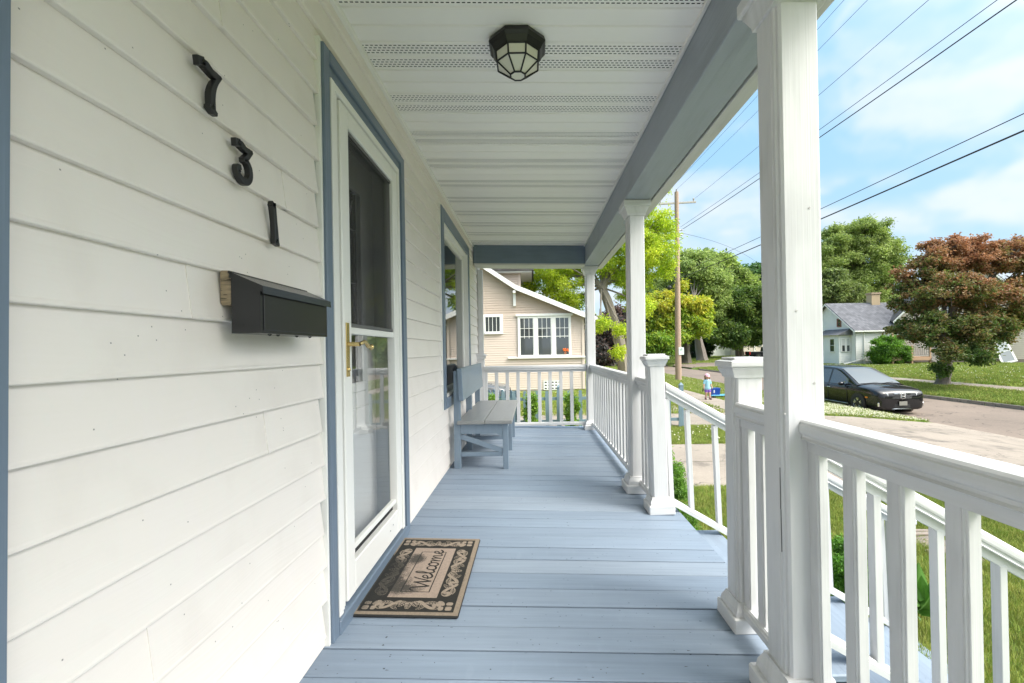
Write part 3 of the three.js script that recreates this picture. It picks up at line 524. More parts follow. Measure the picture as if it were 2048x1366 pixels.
function sweepAt(prof, d0, d1) { return move(sweep(prof, d1 - d0), 0, 0, -d1); }

// ================================================================ the ground, street, drives and walks
const LUT = [[-400, -1.06], [4, -1.06], [7, -1.05], [10, -1.21], [12.55, -1.45], [12.66, -1.46], [12.72, -1.625], [16, -1.575], [19.18, -1.625], [19.24, -1.46], [22, -1.36], [30, -0.98], [45, -0.84], [80, -0.75], [400, -0.7]];
function groundY(x) { let i = 0; while (i < LUT.length - 2 && x > LUT[i + 1][0]) i++; const [a, p] = LUT[i], [b, q] = LUT[i + 1]; return p + (q - p) * clamp((x - a) / (b - a)); }
function sheet(xs, ds, lift, tile, yf = groundY) {
  const pos = [], uv = [], idx = [], n = xs.length;
  for (const d of ds) for (const x of xs) { pos.push(x, yf(x, d) + lift, -d); uv.push(x / tile, d / tile); }
  for (let j = 0; j + 1 < ds.length; j++) for (let i = 0; i + 1 < n; i++) { const a = j * n + i; idx.push(a, a + 1, a + n, a + 1, a + n + 1, a + n); }
  const g = new THREE.BufferGeometry(); g.setAttribute('position', new THREE.BufferAttribute(new Float32Array(pos), 3)); g.setAttribute('uv', new THREE.BufferAttribute(new Float32Array(uv), 2)); g.setIndex(idx); g.computeVertexNormals(); return g;
}
const range = (a, b, s) => { const o = []; for (let v = a; v < b - 1e-6; v += s) o.push(v); o.push(b); return o; };
const withLut = (a, b, s) => [...new Set([...range(a, b, s), ...LUT.map((l) => l[0]).filter((v) => v > a && v < b)])].sort((p, q) => p - q);
const GT = {
  lawn: tex(1024, 1024, (u, v) => { const a = fbm(u, v, 6, 6, 6, 101), b = fbm(u, v, 90, 90, 3, 103), y = sstep(0.5, 0.72, fbm(u, v, 9, 9, 4, 105)), k = 0.72 + 0.5 * (b - 0.5) + 0.35 * (a - 0.5); return [(0.52 + 0.12 * y) * k, (0.62 + 0.03 * y) * k, (0.26 + 0.04 * y) * k]; }, true),
  concrete: tex(1024, 1024, (u, v) => { const a = fbm(u, v, 5, 5, 5, 111), b = fbm(u, v, 200, 200, 2, 113), s = sstep(0.58, 0.8, fbm(u, v, 12, 12, 4, 115)); let k = 0.90 + 0.16 * (a - 0.5) + 0.10 * (b - 0.5) - 0.17 * s; const ck = Math.abs(fbm(u, v, 4, 4, 5, 117) - 0.5); if (ck < 0.0035) k *= 0.68; return [0.64 * k, 0.59 * k, 0.535 * k]; }, true),
  road: tex(1024, 1024, (u, v) => {
    const a = fbm(u, v, 6, 3, 5, 121), b = fbm(u, v, 240, 240, 2, 123), w = Math.abs(fbm(u, v, 5, 5, 5, 125) - 0.5), w2 = Math.abs(fbm(u, v, 3, 8, 4, 127) - 0.5), cr = (w < 0.006 || w2 < 0.004) ? 0.72 : 1, k = (0.92 + 0.18 * (a - 0.5) + 0.14 * (b - 0.5)) * cr; return [0.52 * k, 0.46 * k, 0.41 * k];
  }, true),
};
const G = { lawn: mat([1, 1, 1], 0.95, { map: GT.lawn }), concrete: mat([1, 1, 1], 0.88, { map: GT.concrete }), road: mat([1, 1, 1], 0.85, { map: GT.road }) };
part('ground', sheet([...range(-140, -10, 26), ...withLut(-10, 60, 2), ...range(90, 260, 34)], [...range(-60, 60, 6), ...range(80, 320, 30)], 0, 6), G.lawn, scene).userData.kind = 'structure';
{
  const street = structure('street');
  part('road_surface', sheet(withLut(12.73, 19.17, 0.92), range(-40, 260, 3), 0.004, 9), G.road, street);
  part('road_surface', sheet(range(19.17, 130, 3.2), range(55, 62.5, 2.5), 0.135, 9, (x) => Math.max(groundY(x), groundY(19.3)) - 0.12), G.road, street);
  for (let d = -38; d < 200; d += 3.02) { if (d < 4.5 || d > 14.4) part('kerb_stone', move(cbox(0.15, 0.20, 3.0, 0.02), 12.655, -1.565, -d - 1.5), G.concrete, street); if (d + 3 < 54.5 || d > 63) part('kerb_stone', move(cbox(0.15, 0.20, 3.0, 0.02), 19.245, -1.565, -d - 1.5), G.concrete, street); }
  for (let d = -38; d < 120; d += 4.5) part('gutter_slab', sheet([12.74, 13.25], [d, d + 4.485], 0.010, 4), G.concrete, street);
  for (let x = 19.4; x < 60; x += 3.02) for (const d of [54.9, 62.6]) part('kerb_stone', move(cbox(3.0, 0.18, 0.15, 0.02), x + 1.5, groundY(x + 1.5) + 0.02, -d), G.concrete, street);
}
{
  const slabs = (name, x0, x1, nx, d0, d1, nd, gap = 0.012, lift = 0.008) => {
    const s = structure(name), w = (x1 - x0) / nx, l = (d1 - d0) / nd;
    for (let i = 0; i < nx; i++) for (let j = 0; j < nd; j++) part('paving_slab', sheet(withLut(x0 + i * w + gap / 2, x0 + (i + 1) * w - gap / 2, 1.2), range(d0 + j * l + gap / 2, d0 + (j + 1) * l - gap / 2, 2), lift + R(0, 0.004), 5), G.concrete, s);
  };
  slabs('driveway', 1.9, 6.4, 2, 6.95, 10.0, 2);
  slabs('neighbour_driveway', -9, 6.4, 6, 12.3, 16.6, 2); slabs('bungalow_path', -9, 3.2, 8, 19.6, 21.4, 1);
  slabs('driveway_apron', 6.41, 12.70, 3, 6.95, 14.35, 3);
  slabs('sidewalk', 6.45, 7.65, 1, 14.52, 76, 40); slabs('front_sidewalk', 6.45, 7.65, 1, -20, 6.94, 18);
  slabs('opposite_sidewalk', 23.1, 24.5, 1, -10, 54, 42);
  slabs('house_walk', 24.6, 36, 8, 37.2, 38.4, 1);
}

// ---------------------------------------------------------------- grass and clover
const leafMat = (tr = 0.3, rough = 0.85) => new THREE.MeshPhysicalMaterial({ color: 0xffffff, roughness: rough, transmission: tr, thickness: 0, side: THREE.DoubleSide, ior: 1.3 });
function clump(n, h, spread, w) {
  const r = mulberry(n * 77 + 5), pos = [];
  for (let i = 0; i < n; i++) {
    const a = r() * 6.28, b = r() * 6.28, x = Math.cos(a) * spread * Math.sqrt(r()), z = Math.sin(a) * spread * Math.sqrt(r()), H = h * (0.55 + 0.6 * r()), lx = (r() - 0.5) * H * 0.9, lz = (r() - 0.5) * H * 0.9, cx = Math.cos(b) * w, cz = Math.sin(b) * w;
    const m = [x + lx * 0.35, H * 0.6, z + lz * 0.35], t = [x + lx, H, z + lz];
    pos.push(x - cx, 0, z - cz, x + cx, 0, z + cz, m[0] + cx * 0.7, m[1], m[2] + cz * 0.7, x - cx, 0, z - cz, m[0] + cx * 0.7, m[1], m[2] + cz * 0.7, m[0] - cx * 0.7, m[1], m[2] - cz * 0.7, m[0] - cx * 0.7, m[1], m[2] - cz * 0.7, m[0] + cx * 0.7, m[1], m[2] + cz * 0.7, ...t);
  }
  return fromTris(pos);
}
function scatter(name, geo, m, list, colour, sc) {
  const o = new THREE.InstancedMesh(geo, m, list.length), q = new THREE.Object3D(), c = new THREE.Color(); o.name = name; o.userData.kind = 'stuff';
  list.forEach((p, i) => { q.position.copy(p); q.rotation.set(R(-0.15, 0.15), R(0, 6.28), R(-0.15, 0.15)); q.scale.setScalar(R(...sc)); q.updateMatrix(); o.setMatrixAt(i, q.matrix); colour(c, p); o.setColorAt(i, c); });
  o.castShadow = o.receiveShadow = true; scene.add(o); return o;
}
const patchN = (p, f, s) => fbm(p.x / f + 50, -p.z / f + 50, 4096, 4096, 3, s);
const grassCol = (c, p) => { const y = clamp(sstep(0.40, 0.66, patchN(p, 1.7, 201)) * 0.7 + sstep(0.45, 0.7, patchN(p, 6, 207)) * 0.6 + (rnd() < 0.06 ? 0.5 : 0)), k = R(0.65, 1.25); c.setRGB((0.215 + 0.17 * y) * k, (0.325 + 0.07 * y) * k, (0.05 + 0.05 * y) * k); };
const spots = (n, x0, x1, d0, d1, ok = () => true) => { const o = []; for (let i = 0; i < n; i++) { const x = R(x0, x1), d = R(d0, d1), p = V(x, groundY(x), d); if (ok(p)) o.push(p); } return o; };
{
  const gm = leafMat(0.25);
  scatter('lawn_grass', clump(16, 0.065, 0.06, 0.0026), gm, [
    ...spots(26000, 1.05, 6.4, 0.8, 6.93), ...spots(9000, 1.3, 6.4, 10.02, 12.28), ...spots(4500, 6.0, 13, 0, 6.9, (p) => p.x > 7.7)], grassCol, [0.7, 1.25]);
  const big = clump(22, 0.09, 0.14, 0.006);
  scatter('verge_grass', big, gm, [...spots(15000, 7.7, 12.58, 14.4, 40), ...spots(5000, 7.7, 12.58, 40, 80), ...spots(5000, 2.0, 6.4, 14.6, 45), ...spots(2500, -3, 2, 14.6, 22), ...spots(1500, -6, 1.2, 7, 12.2)], grassCol, [0.7, 1.3]);
  scatter('opposite_lawn_grass', clump(22, 0.11, 0.22, 0.010), gm, [...spots(13000, 19.35, 23.0, 12, 54), ...spots(17000, 24.6, 42, 14, 50), ...spots(9000, 19.35, 60, 63, 95)], grassCol, [0.7, 1.4]);
  const bloom = new THREE.IcosahedronGeometry(0.016, 0);
  const bl = (s, t) => (p) => patchN(p, s, 205) > t;
  scatter('clover_flowers', bloom, mat([1, 1, 1], 0.9), [...spots(7500, 8.8, 12.5, 14.4, 19, bl(1.1, 0.48)), ...spots(3000, 7.8, 12.5, 19, 40, bl(2.0, 0.55)), ...spots(260, 1.5, 6.4, 10.1, 12.2, bl(1.2, 0.5)), ...spots(60, 2.2, 6.4, 3, 6.9, bl(0.8, 0.55)), ...spots(900, 2, 6.4, 14.6, 34, bl(2, 0.55))].map((p) => p.setY(p.y + R(0.05, 0.10))), (c) => { const k = R(0.7, 1); c.setRGB(0.80 * k, 0.76 * k, 0.55 * k); }, [0.6, 1.3]);
  scatter('opposite_clover_flowers', new THREE.IcosahedronGeometry(0.03, 0), mat([0.78, 0.77, 0.68], 0.9), spots(1200, 25, 36, 24, 46, bl(3, 0.56)).map((p) => p.setY(p.y + 0.1)), (c) => c.setRGB(0.75, 0.75, 0.6), [0.6, 1.2]);
}
{ // weathered flat log in the lawn
  const t = thing('old_stump', 'grey splintered remnant of a tree stump flush in the lawn', 'tree stump', [4.15, groundY(4.15), -4.75]);
  const m = mat([0.30, 0.25, 0.21], 0.95, { bumpMap: grain, bumpScale: 0.02 });
  for (let i = 0; i < 9; i++) part('splinter', bar(new THREE.Vector3(R(-0.12, 0.12) - 0.15, R(0.0, 0.05), -0.35 + i * 0.08), new THREE.Vector3(R(0.05, 0.3) + 0.1, R(0.0, 0.06), -0.30 + i * 0.075), R(0.05, 0.09), R(0.03, 0.07), 0.012), m, t);
}

// ---------------------------------------------------------------- trees and shrubs
const bark = tex(256, 512, (u, v) => 0.75 * fbm(u, v, 14, 5, 4, 141) + 0.25 * fbm(u, v, 40, 20, 2, 143), false, [0.5, 1]);
const barkMat = (r, g, b) => mat([r, g, b], 0.95, { bumpMap: bark, bumpScale: 0.03 });
function sprig(n, size, rad, seed, slim = 0.5) { // a cluster of folded leaves
  const r = mulberry(seed), pos = [], a = new THREE.Vector3(), b = new THREE.Vector3(), c = new THREE.Vector3();
  for (let i = 0; i < n; i++) {
    a.set(r() - 0.5, r() - 0.5, r() - 0.5).normalize().multiplyScalar(rad * Math.cbrt(r())); b.set(r() - 0.5, (r() - 0.7) * 0.9, r() - 0.5).normalize(); c.set(r() - 0.5, r() * 0.6, r() - 0.5).cross(b).normalize();
    const L = size * (0.7 + 0.6 * r()), W = L * slim * 0.5, n2 = b.clone().cross(c).multiplyScalar(W * 0.5), p0 = a, p1 = a.clone().addScaledVector(b, L), s1 = a.clone().addScaledVector(b, L * 0.45).addScaledVector(c, W).add(n2), s2 = a.clone().addScaledVector(b, L * 0.45).addScaledVector(c, -W).add(n2);
    for (const q of [p0, s1, p1, p0, p1, s2]) pos.push(q.x, q.y, q.z);
  }
  return fromTris(pos);
}
function limb(pts, r0, r1, seg = 18, rad = 8) { // tapered, slightly knotty
  const c = new THREE.CatmullRomCurve3(pts), g = new THREE.TubeGeometry(c, seg, 1, rad), p = g.attributes.position, v = new THREE.Vector3(), o = new THREE.Vector3();
  for (let i = 0; i <= seg; i++) { c.getPointAt(i / seg, o); const f = i / seg, r = r0 + (r1 - r0) * f + (f < 0.08 ? r0 * 0.35 * (1 - f / 0.08) : 0); for (let j = 0; j <= rad; j++) { const k = i * (rad + 1) + j; v.fromBufferAttribute(p, k).sub(o).multiplyScalar(r * (1 + 0.10 * Math.sin(j * 2.4 + i))).add(o); p.setXYZ(k, v.x, v.y, v.z); } }
  const L = c.getLength(), u = g.attributes.uv; for (let i = 0; i < u.count; i++) u.setXY(i, u.getY(i) * r0 * 6, u.getX(i) * L);
  g.computeVertexNormals(); return g;
}
const leaf = leafMat(0.5);
// trunks: [[points, r0, r1]...]; blobs: [centre, radius, squash]; colours by height (0 low .. 1 high)
function tree(name, label, category, base, trunks, blobs, o, group) {
  const t = thing(name, label, category, [base.x, base.y, base.z], group), loc = (v) => v.clone().sub(base);
  if (trunks.length) {
    const gs = trunks.map(([p, a, b]) => limb(p.map(loc), a, b, 16, o.far ? 6 : 10)), fork = trunks[0][0].at(-1), tw = [];
    blobs.forEach(([c, r], i) => { if (i % (o.every ?? 1)) return; const m = fork.clone().lerp(c, 0.5); m.y += r * 0.15; const e = c.clone().add(new THREE.Vector3(R(-0.4, 0.4) * r, R(0, 0.5) * r, R(-0.4, 0.4) * r)); tw.push(limb([loc(fork), loc(m), loc(e)], trunks[0][2] * (o.limb ?? 0.32), 0.02, 8, 5)); if (o.twigs) for (let k = 0; k < o.twigs; k++) { const d = c.clone().add(new THREE.Vector3(R(-1, 1), R(-0.7, 1), R(-1, 1)).normalize().multiplyScalar(r * 0.95)); tw.push(limb([loc(m.clone().lerp(c, R(0, 0.8))), loc(c.clone().lerp(d, 0.5)), loc(d)], trunks[0][2] * 0.2, 0.012, 5, 4)); } });
    part('trunk', gs, o.bark, t); part('limbs', tw, o.bark, t);
  }
  const vol = blobs.reduce((s, [, r]) => s + r * r, 0), list = [], geo = sprig(o.leaves ?? 9, o.size, o.size * 1.7, 17, o.slim ?? 0.55);
  let lo = 1e9, hi = -1e9; for (const [c, r] of blobs) { lo = Math.min(lo, c.y - r); hi = Math.max(hi, c.y + r); }
  for (const [c, r, sq] of blobs) { // leaves hang in small flat sprays spread through each mass
    const n = Math.round(o.n * r * r / vol), nc = o.nc ?? 24, per = Math.max(3, Math.round(n / nc)), cr = (o.cr ?? 0.24) * r;
    for (let k = 0; k < nc; k++) {
      const v = new THREE.Vector3(R(-1, 1), R(-1, 1), R(-1, 1)); if (v.lengthSq() > 1 || v.lengthSq() < 0.01) { k--; continue; }
      const dir = v.clone().normalize(), m = r * (0.30 + 0.70 * Math.pow(v.length(), 0.7)) * R(0.72, 1.22), cc = dir.multiplyScalar(m); cc.y *= sq ?? 0.8;
      const w = R(0.6, 1.35), droop = R(0.2, 0.6), az = R(0, 6.28), el = R(1, 1.7);
      for (let i = 0; i < per; i++) { const a = R(0, 6.28), q = cr * w * Math.sqrt(rnd()) * (rnd() < 0.12 ? 1.5 : 1), x = Math.cos(a) * q * el, z = Math.sin(a) * q; list.push(new THREE.Vector3(x * Math.cos(az) - z * Math.sin(az), R(-0.25, 0.25) * cr - droop * q * q / cr, x * Math.sin(az) + z * Math.cos(az)).add(cc).add(c).sub(base)); }
    }
  }
  const im = new THREE.InstancedMesh(geo, leaf, list.length), q = new THREE.Object3D(), c = new THREE.Color();
  list.forEach((p, i) => {
    q.position.copy(p); q.rotation.set(R(-0.6, 0.6), R(0, 6.28), R(-0.6, 0.6)); q.scale.setScalar(R(0.7, 1.3)); q.updateMatrix(); im.setMatrixAt(i, q.matrix);
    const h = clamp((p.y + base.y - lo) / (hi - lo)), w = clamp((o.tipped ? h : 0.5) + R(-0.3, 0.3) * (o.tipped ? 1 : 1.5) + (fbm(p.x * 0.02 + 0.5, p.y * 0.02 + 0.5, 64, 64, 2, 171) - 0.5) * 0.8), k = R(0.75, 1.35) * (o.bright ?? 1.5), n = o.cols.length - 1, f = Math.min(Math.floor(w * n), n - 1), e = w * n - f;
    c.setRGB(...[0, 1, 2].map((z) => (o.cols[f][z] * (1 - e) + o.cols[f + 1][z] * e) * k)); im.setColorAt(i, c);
  });
  im.name = 'crown'; im.castShadow = im.receiveShadow = true; im.userData.kind = 'stuff'; t.add(im); return t;
}
const B = (px, py, d, rpx, sq) => [at(px, py, d), rpx * d / FOCAL, sq];
const gp = (px, py, d) => { const p = at(px, py, d); p.y = groundY(p.x) - 0.03; return p; };
{
  const d = 28, b = gp(1250, 770, d);
  tree('honey_locust', 'yellow green tree with leaning grey trunk beyond the picket fence by the tan house', 'tree', b,
    [[[b, at(1245, 715, d), at(1232, 655, d), at(1214, 600, d), at(1203, 575, d)], 0.40, 0.24], [[at(1247, 725, d), at(1255, 690, d), at(1262, 640, d)], 0.22, 0.10], [[at(1206, 580, d), at(1190, 562, d), at(1150, 552, d + 1), at(1110, 548, d + 1)], 0.17, 0.05], [[at(1205, 578, d), at(1216, 545, d), at(1212, 500, d), at(1230, 450, d)], 0.2, 0.08]],
    [B(1085, 560, d + 1, 38), B(1125, 575, d, 36), B(1160, 545, d + 2, 40), B(1100, 520, d - 1, 40), B(1225, 525, d, 48), B(1262, 560, d + 1, 42), B(1275, 500, d - 1, 46), B(1308, 470, d, 36), B(1328, 442, d - 1, 26), B(1312, 530, d + 1, 34), B(1330, 500, d, 22), B(1282, 610, d, 26), B(1200, 648, d - 2, 17), B(1240, 658, d - 2, 13), B(1237, 704, d - 2, 11), B(1150, 600, d + 1, 22), B(1200, 440, d, 70), B(1260, 400, d, 70), B(1140, 470, d, 60)],
    { n: 9500, nc: 26, size: 0.17, leaves: 10, slim: 0.34, gap: 0.42, cols: [[0.20, 0.30, 0.018], [0.34, 0.42, 0.025], [0.46, 0.50, 0.035]], bark: barkMat(0.27, 0.235, 0.19), twigs: 2 });
}
{
  let d = 58, b = gp(1220, 735, d);
  tree('purple_leaf_tree', 'dark purple leaved tree low behind the locust trunk', 'tree', b, [[[b, at(1219, 700, d)], 0.6, 0.35], [[gp(1203, 735, d + 1), at(1206, 690, d)], 0.45, 0.2]], [B(1215, 668, d, 34), B(1196, 685, d, 32), B(1238, 682, d, 34), B(1240, 635, d + 2, 28), B(1180, 660, d, 30), B(1210, 705, d - 2, 24)], { n: 5000, size: 0.4, cols: [[0.030, 0.030, 0.024], [0.055, 0.05, 0.045], [0.13, 0.07, 0.055]], bark: barkMat(0.12, 0.10, 0.09), far: 1 });
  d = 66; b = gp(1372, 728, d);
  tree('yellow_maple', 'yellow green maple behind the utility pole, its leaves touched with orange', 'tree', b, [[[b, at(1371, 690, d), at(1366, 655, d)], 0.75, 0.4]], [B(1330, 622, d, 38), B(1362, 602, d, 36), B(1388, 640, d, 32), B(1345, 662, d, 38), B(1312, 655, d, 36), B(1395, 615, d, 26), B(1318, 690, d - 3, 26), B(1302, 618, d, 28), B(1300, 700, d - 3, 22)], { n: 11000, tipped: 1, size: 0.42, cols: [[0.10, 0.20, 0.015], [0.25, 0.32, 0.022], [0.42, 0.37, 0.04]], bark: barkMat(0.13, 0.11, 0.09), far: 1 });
  d = 72; b = gp(1404, 724, d);
  tree('ash_tree', 'tall pale green tree with a bare leaning trunk beyond the street corner', 'tree', b, [[[b, at(1399, 690, d), at(1390, 640, d), at(1388, 600, d)], 0.8, 0.35]], [B(1345, 560, d + 6, 34), B(1390, 540, d + 4, 36), B(1425, 560, d + 4, 34), B(1372, 522, d + 6, 22), B(1410, 520, d + 6, 20), B(1330, 585, d + 6, 26), B(1420, 600, d + 6, 30), B(1310, 570, d + 8, 24)], { n: 10000, size: 0.5, gap: 0.4, slim: 0.4, cols: [[0.14, 0.20, 0.05], [0.23, 0.30, 0.08], [0.33, 0.39, 0.12]], bark: barkMat(0.20, 0.17, 0.15), far: 1 });
  d = 96; b = gp(1455, 710, d);
  tree('linden_tree', 'broad light green tree rising over the white house across the corner', 'tree', b, [[[b, at(1455, 620, d)], 0.7, 0.4]], [B(1440, 545, d, 30), B(1470, 560, d, 30), B(1455, 585, d, 34), B(1435, 575, d, 30), B(1490, 575, d, 28), B(1450, 522, d, 16)], { n: 7000, size: 0.62, gap: 0.38, cols: [[0.12, 0.17, 0.04], [0.21, 0.28, 0.065], [0.30, 0.37, 0.09]], bark: barkMat(0.15, 0.12, 0.1), far: 1 });
  d = 120; b = gp(1520, 705, d);
  tree('oak_tree', 'dark green tree farthest down the side street above the pickup', 'tree', b, [[[b, at(1520, 620, d)], 0.8, 0.5]], [B(1498, 550, d, 24), B(1525, 560, d, 32), B(1550, 545, d, 34), B(1510, 590, d, 34), B(1560, 600, d, 40), B(1590, 560, d, 36)], { n: 6500, size: 0.75, gap: 0.38, cols: [[0.035, 0.08, 0.02], [0.06, 0.13, 0.03], [0.10, 0.19, 0.05]], bark: barkMat(0.1, 0.08, 0.07), far: 1 });
  d = 80; b = gp(1482, 714, d);
  tree('shade_maple', 'rounded olive green maple with twin stems before the beige house and pickup', 'tree', b, [[[b, at(1482, 690, d), at(1492, 668, d)], 0.55, 0.35], [[gp(1476, 714, d), at(1472, 685, d), at(1462, 665, d)], 0.4, 0.2], [[at(1487, 690, d), at(1505, 676, d), at(1520, 666, d)], 0.28, 0.1]], [B(1450, 640, d, 34), B(1485, 618, d, 38), B(1522, 632, d, 36), B(1500, 655, d, 32), B(1438, 665, d - 3, 22), B(1545, 615, d, 36), B(1470, 600, d, 26), B(1515, 600, d, 28), B(1468, 672, d - 4, 20), B(1540, 660, d, 26)], { n: 12000, size: 0.48, gap: 0.33, cols: [[0.045, 0.09, 0.015], [0.09, 0.15, 0.022], [0.16, 0.20, 0.035]], bark: barkMat(0.17, 0.13, 0.09), far: 1 });
  d = 66; b = gp(1735, 690, d);
  tree('silver_maple', 'tall airy green tree standing behind the grey roof of the white house', 'tree', b, [[[b, at(1728, 620, d), at(1722, 560, d)], 0.7, 0.45], [[at(1722, 565, d), at(1745, 520, d), at(1765, 480, d)], 0.3, 0.1], [[at(1722, 565, d), at(1700, 520, d), at(1690, 480, d)], 0.3, 0.1]], [B(1672, 485, d, 38), B(1712, 470, d, 36), B(1742, 462, d, 32), B(1770, 490, d, 30), B(1725, 515, d, 40), B(1690, 540, d, 42), B(1782, 522, d, 26), B(1755, 545, d, 34), B(1745, 590, d, 30), B(1650, 520, d, 44), B(1710, 590, d, 34), B(1785, 590, d + 4, 18), B(1730, 448, d, 16)], { n: 8500, nc: 24, cr: 0.23, size: 0.36, slim: 0.4, cols: [[0.10, 0.15, 0.03], [0.20, 0.26, 0.06], [0.30, 0.35, 0.11]], bark: barkMat(0.13, 0.11, 0.09), far: 1, twigs: 2 });
  d = 60; b = gp(1672, 690, d);
  tree('olive_tree', 'denser olive green tree low behind the gable of the white house', 'tree', b, [[[b, at(1674, 620, d)], 0.35, 0.2]], [B(1672, 575, d, 30), B(1690, 590, d, 24), B(1655, 585, d, 30), B(1668, 555, d, 20)], { n: 4200, size: 0.34, gap: 0.3, cols: [[0.08, 0.12, 0.03], [0.15, 0.19, 0.05], [0.20, 0.25, 0.07]], bark: barkMat(0.13, 0.11, 0.09), far: 1 });
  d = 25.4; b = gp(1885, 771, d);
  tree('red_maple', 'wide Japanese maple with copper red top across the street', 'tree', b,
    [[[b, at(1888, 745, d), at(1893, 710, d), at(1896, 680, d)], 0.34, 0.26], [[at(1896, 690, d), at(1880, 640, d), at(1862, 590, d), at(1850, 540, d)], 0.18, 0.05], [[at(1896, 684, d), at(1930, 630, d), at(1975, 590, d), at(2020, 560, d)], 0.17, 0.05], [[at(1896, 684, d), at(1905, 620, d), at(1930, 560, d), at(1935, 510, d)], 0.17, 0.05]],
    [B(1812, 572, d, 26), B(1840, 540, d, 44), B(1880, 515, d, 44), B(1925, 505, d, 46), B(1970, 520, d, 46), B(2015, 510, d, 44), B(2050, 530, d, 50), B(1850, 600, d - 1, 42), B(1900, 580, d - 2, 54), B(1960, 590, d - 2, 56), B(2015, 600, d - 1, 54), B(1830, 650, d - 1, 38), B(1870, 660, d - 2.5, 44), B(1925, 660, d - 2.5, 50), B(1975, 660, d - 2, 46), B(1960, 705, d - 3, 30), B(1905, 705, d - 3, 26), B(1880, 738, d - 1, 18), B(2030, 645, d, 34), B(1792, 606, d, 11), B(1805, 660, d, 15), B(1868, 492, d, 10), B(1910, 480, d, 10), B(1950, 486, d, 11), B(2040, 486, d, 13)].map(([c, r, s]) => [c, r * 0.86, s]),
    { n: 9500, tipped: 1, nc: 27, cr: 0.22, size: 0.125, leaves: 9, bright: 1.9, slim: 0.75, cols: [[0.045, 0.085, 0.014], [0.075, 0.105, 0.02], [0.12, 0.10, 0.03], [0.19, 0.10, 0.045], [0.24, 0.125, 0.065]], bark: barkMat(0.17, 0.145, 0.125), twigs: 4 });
  // evergreens and shrubs
  for (const [i, px] of [[0, 1384], [1, 1398], [2, 1414]]) { const d2 = 84, q = gp(px, 712, d2); tree('arborvitae', ['dark clipped evergreen beside the pole, nearest it of three', 'dark clipped evergreen in the middle of the row of three', 'dark clipped evergreen of the three standing beside the white porch'][i], 'evergreen', q, [[[q, at(px, 700, d2)], 0.15, 0.1]], [B(px, 705, d2, 11, 1.2), B(px, 690, d2, 10, 1.3), B(px, 675, d2, 8, 1.4)], { n: 1600, size: 0.22, gap: 0.1, cols: [[0.02, 0.05, 0.012], [0.04, 0.085, 0.02]], bark: barkMat(0.1, 0.08, 0.06), far: 1 }); }
  d = 43.2; b = gp(1770, 722, d);
  tree('round_bush', 'bright green rounded evergreen bush between the white house and the wooden deck', 'bush', b, [[[b, at(1770, 700, d)], 0.12, 0.08]], [B(1768, 702, d, 25, 0.95), B(1782, 690, d, 22, 1.0), B(1792, 706, d, 18, 0.9), B(1756, 710, d, 15, 0.9)], { n: 5200, size: 0.14, gap: 0.05, slim: 0.4, cols: [[0.05, 0.12, 0.012], [0.10, 0.21, 0.018], [0.15, 0.28, 0.02]], bark: barkMat(0.1, 0.08, 0.06), far: 1 });
  const av = V(1.24, -1.06, 4.15), blob = (x, y, dd, r, s) => [V(x, y, dd), r, s];
  tree('dwarf_cypress', 'soft bright green conical evergreen beside the far stair railing', 'shrub', av, [[[av, V(1.24, -0.7, 4.15)], 0.03, 0.02]], [blob(1.22, -0.80, 4.15, 0.24, 0.9), blob(1.22, -0.5, 4.15, 0.20, 1.1), blob(1.21, -0.22, 4.15, 0.16, 1.2), blob(1.20, 0.02, 4.15, 0.10, 1.4)], { n: 7000, size: 0.030, leaves: 12, gap: 0.05, slim: 0.28, cols: [[0.06, 0.14, 0.012], [0.11, 0.23, 0.02], [0.16, 0.30, 0.03]], bark: barkMat(0.1, 0.08, 0.06) });
  const av2 = V(2.72, -1.06, 3.85);
  tree('small_spruce', 'low deep green evergreen bush seen through the balusters past the steps', 'shrub', av2, [[[av2, V(2.72, -0.8, 3.85)], 0.03, 0.02]], [blob(2.70, -0.90, 3.85, 0.22, 0.8), blob(2.66, -0.72, 3.82, 0.17, 0.8), blob(2.80, -0.86, 3.9, 0.17, 0.8)], { n: 4500, size: 0.028, leaves: 12, gap: 0.12, slim: 0.28, cols: [[0.045, 0.13, 0.012], [0.09, 0.22, 0.02], [0.15, 0.32, 0.03]], bark: barkMat(0.1, 0.08, 0.06) });
  const host = (x, dd, label) => { // broad-leaved plant: each leaf a part
    const t = thing('hosta', label, 'plant', [x, groundY(x), -dd]), m = leafMat(0.2, 0.5); m.color.setRGB(0.13, 0.28, 0.05);
    for (let i = 0; i < 13; i++) { const a = R(0, 6.28), L = R(0.16, 0.28), g = new THREE.PlaneGeometry(0.12, L, 4, 6); g.translate(0, L / 2, 0); const p = g.attributes.position; for (let k = 0; k < p.count; k++) { const v = clamp(p.getY(k) / L), w = Math.sin(Math.PI * Math.pow(v, 0.8)) * 0.95 + 0.06; p.setX(k, p.getX(k) * w); p.setZ(k, Math.abs(p.getX(k)) * 0.5 - v * v * L * 0.45); } g.computeVertexNormals(); g.rotateX(R(0.5, 1.1)); g.rotateY(a); g.translate(0, R(0.06, 0.2), 0); part('leaf', g, m, t); }
  };
  host(1.62, 3.72, 'broad leaved plant at the foot of the far stair railing by the evergreen'); host(2.05, 3.62, 'broad leaved plant midway along the far side of the steps'); host(2.9, 3.45, 'broad leaved plant by the lower end of the steps');
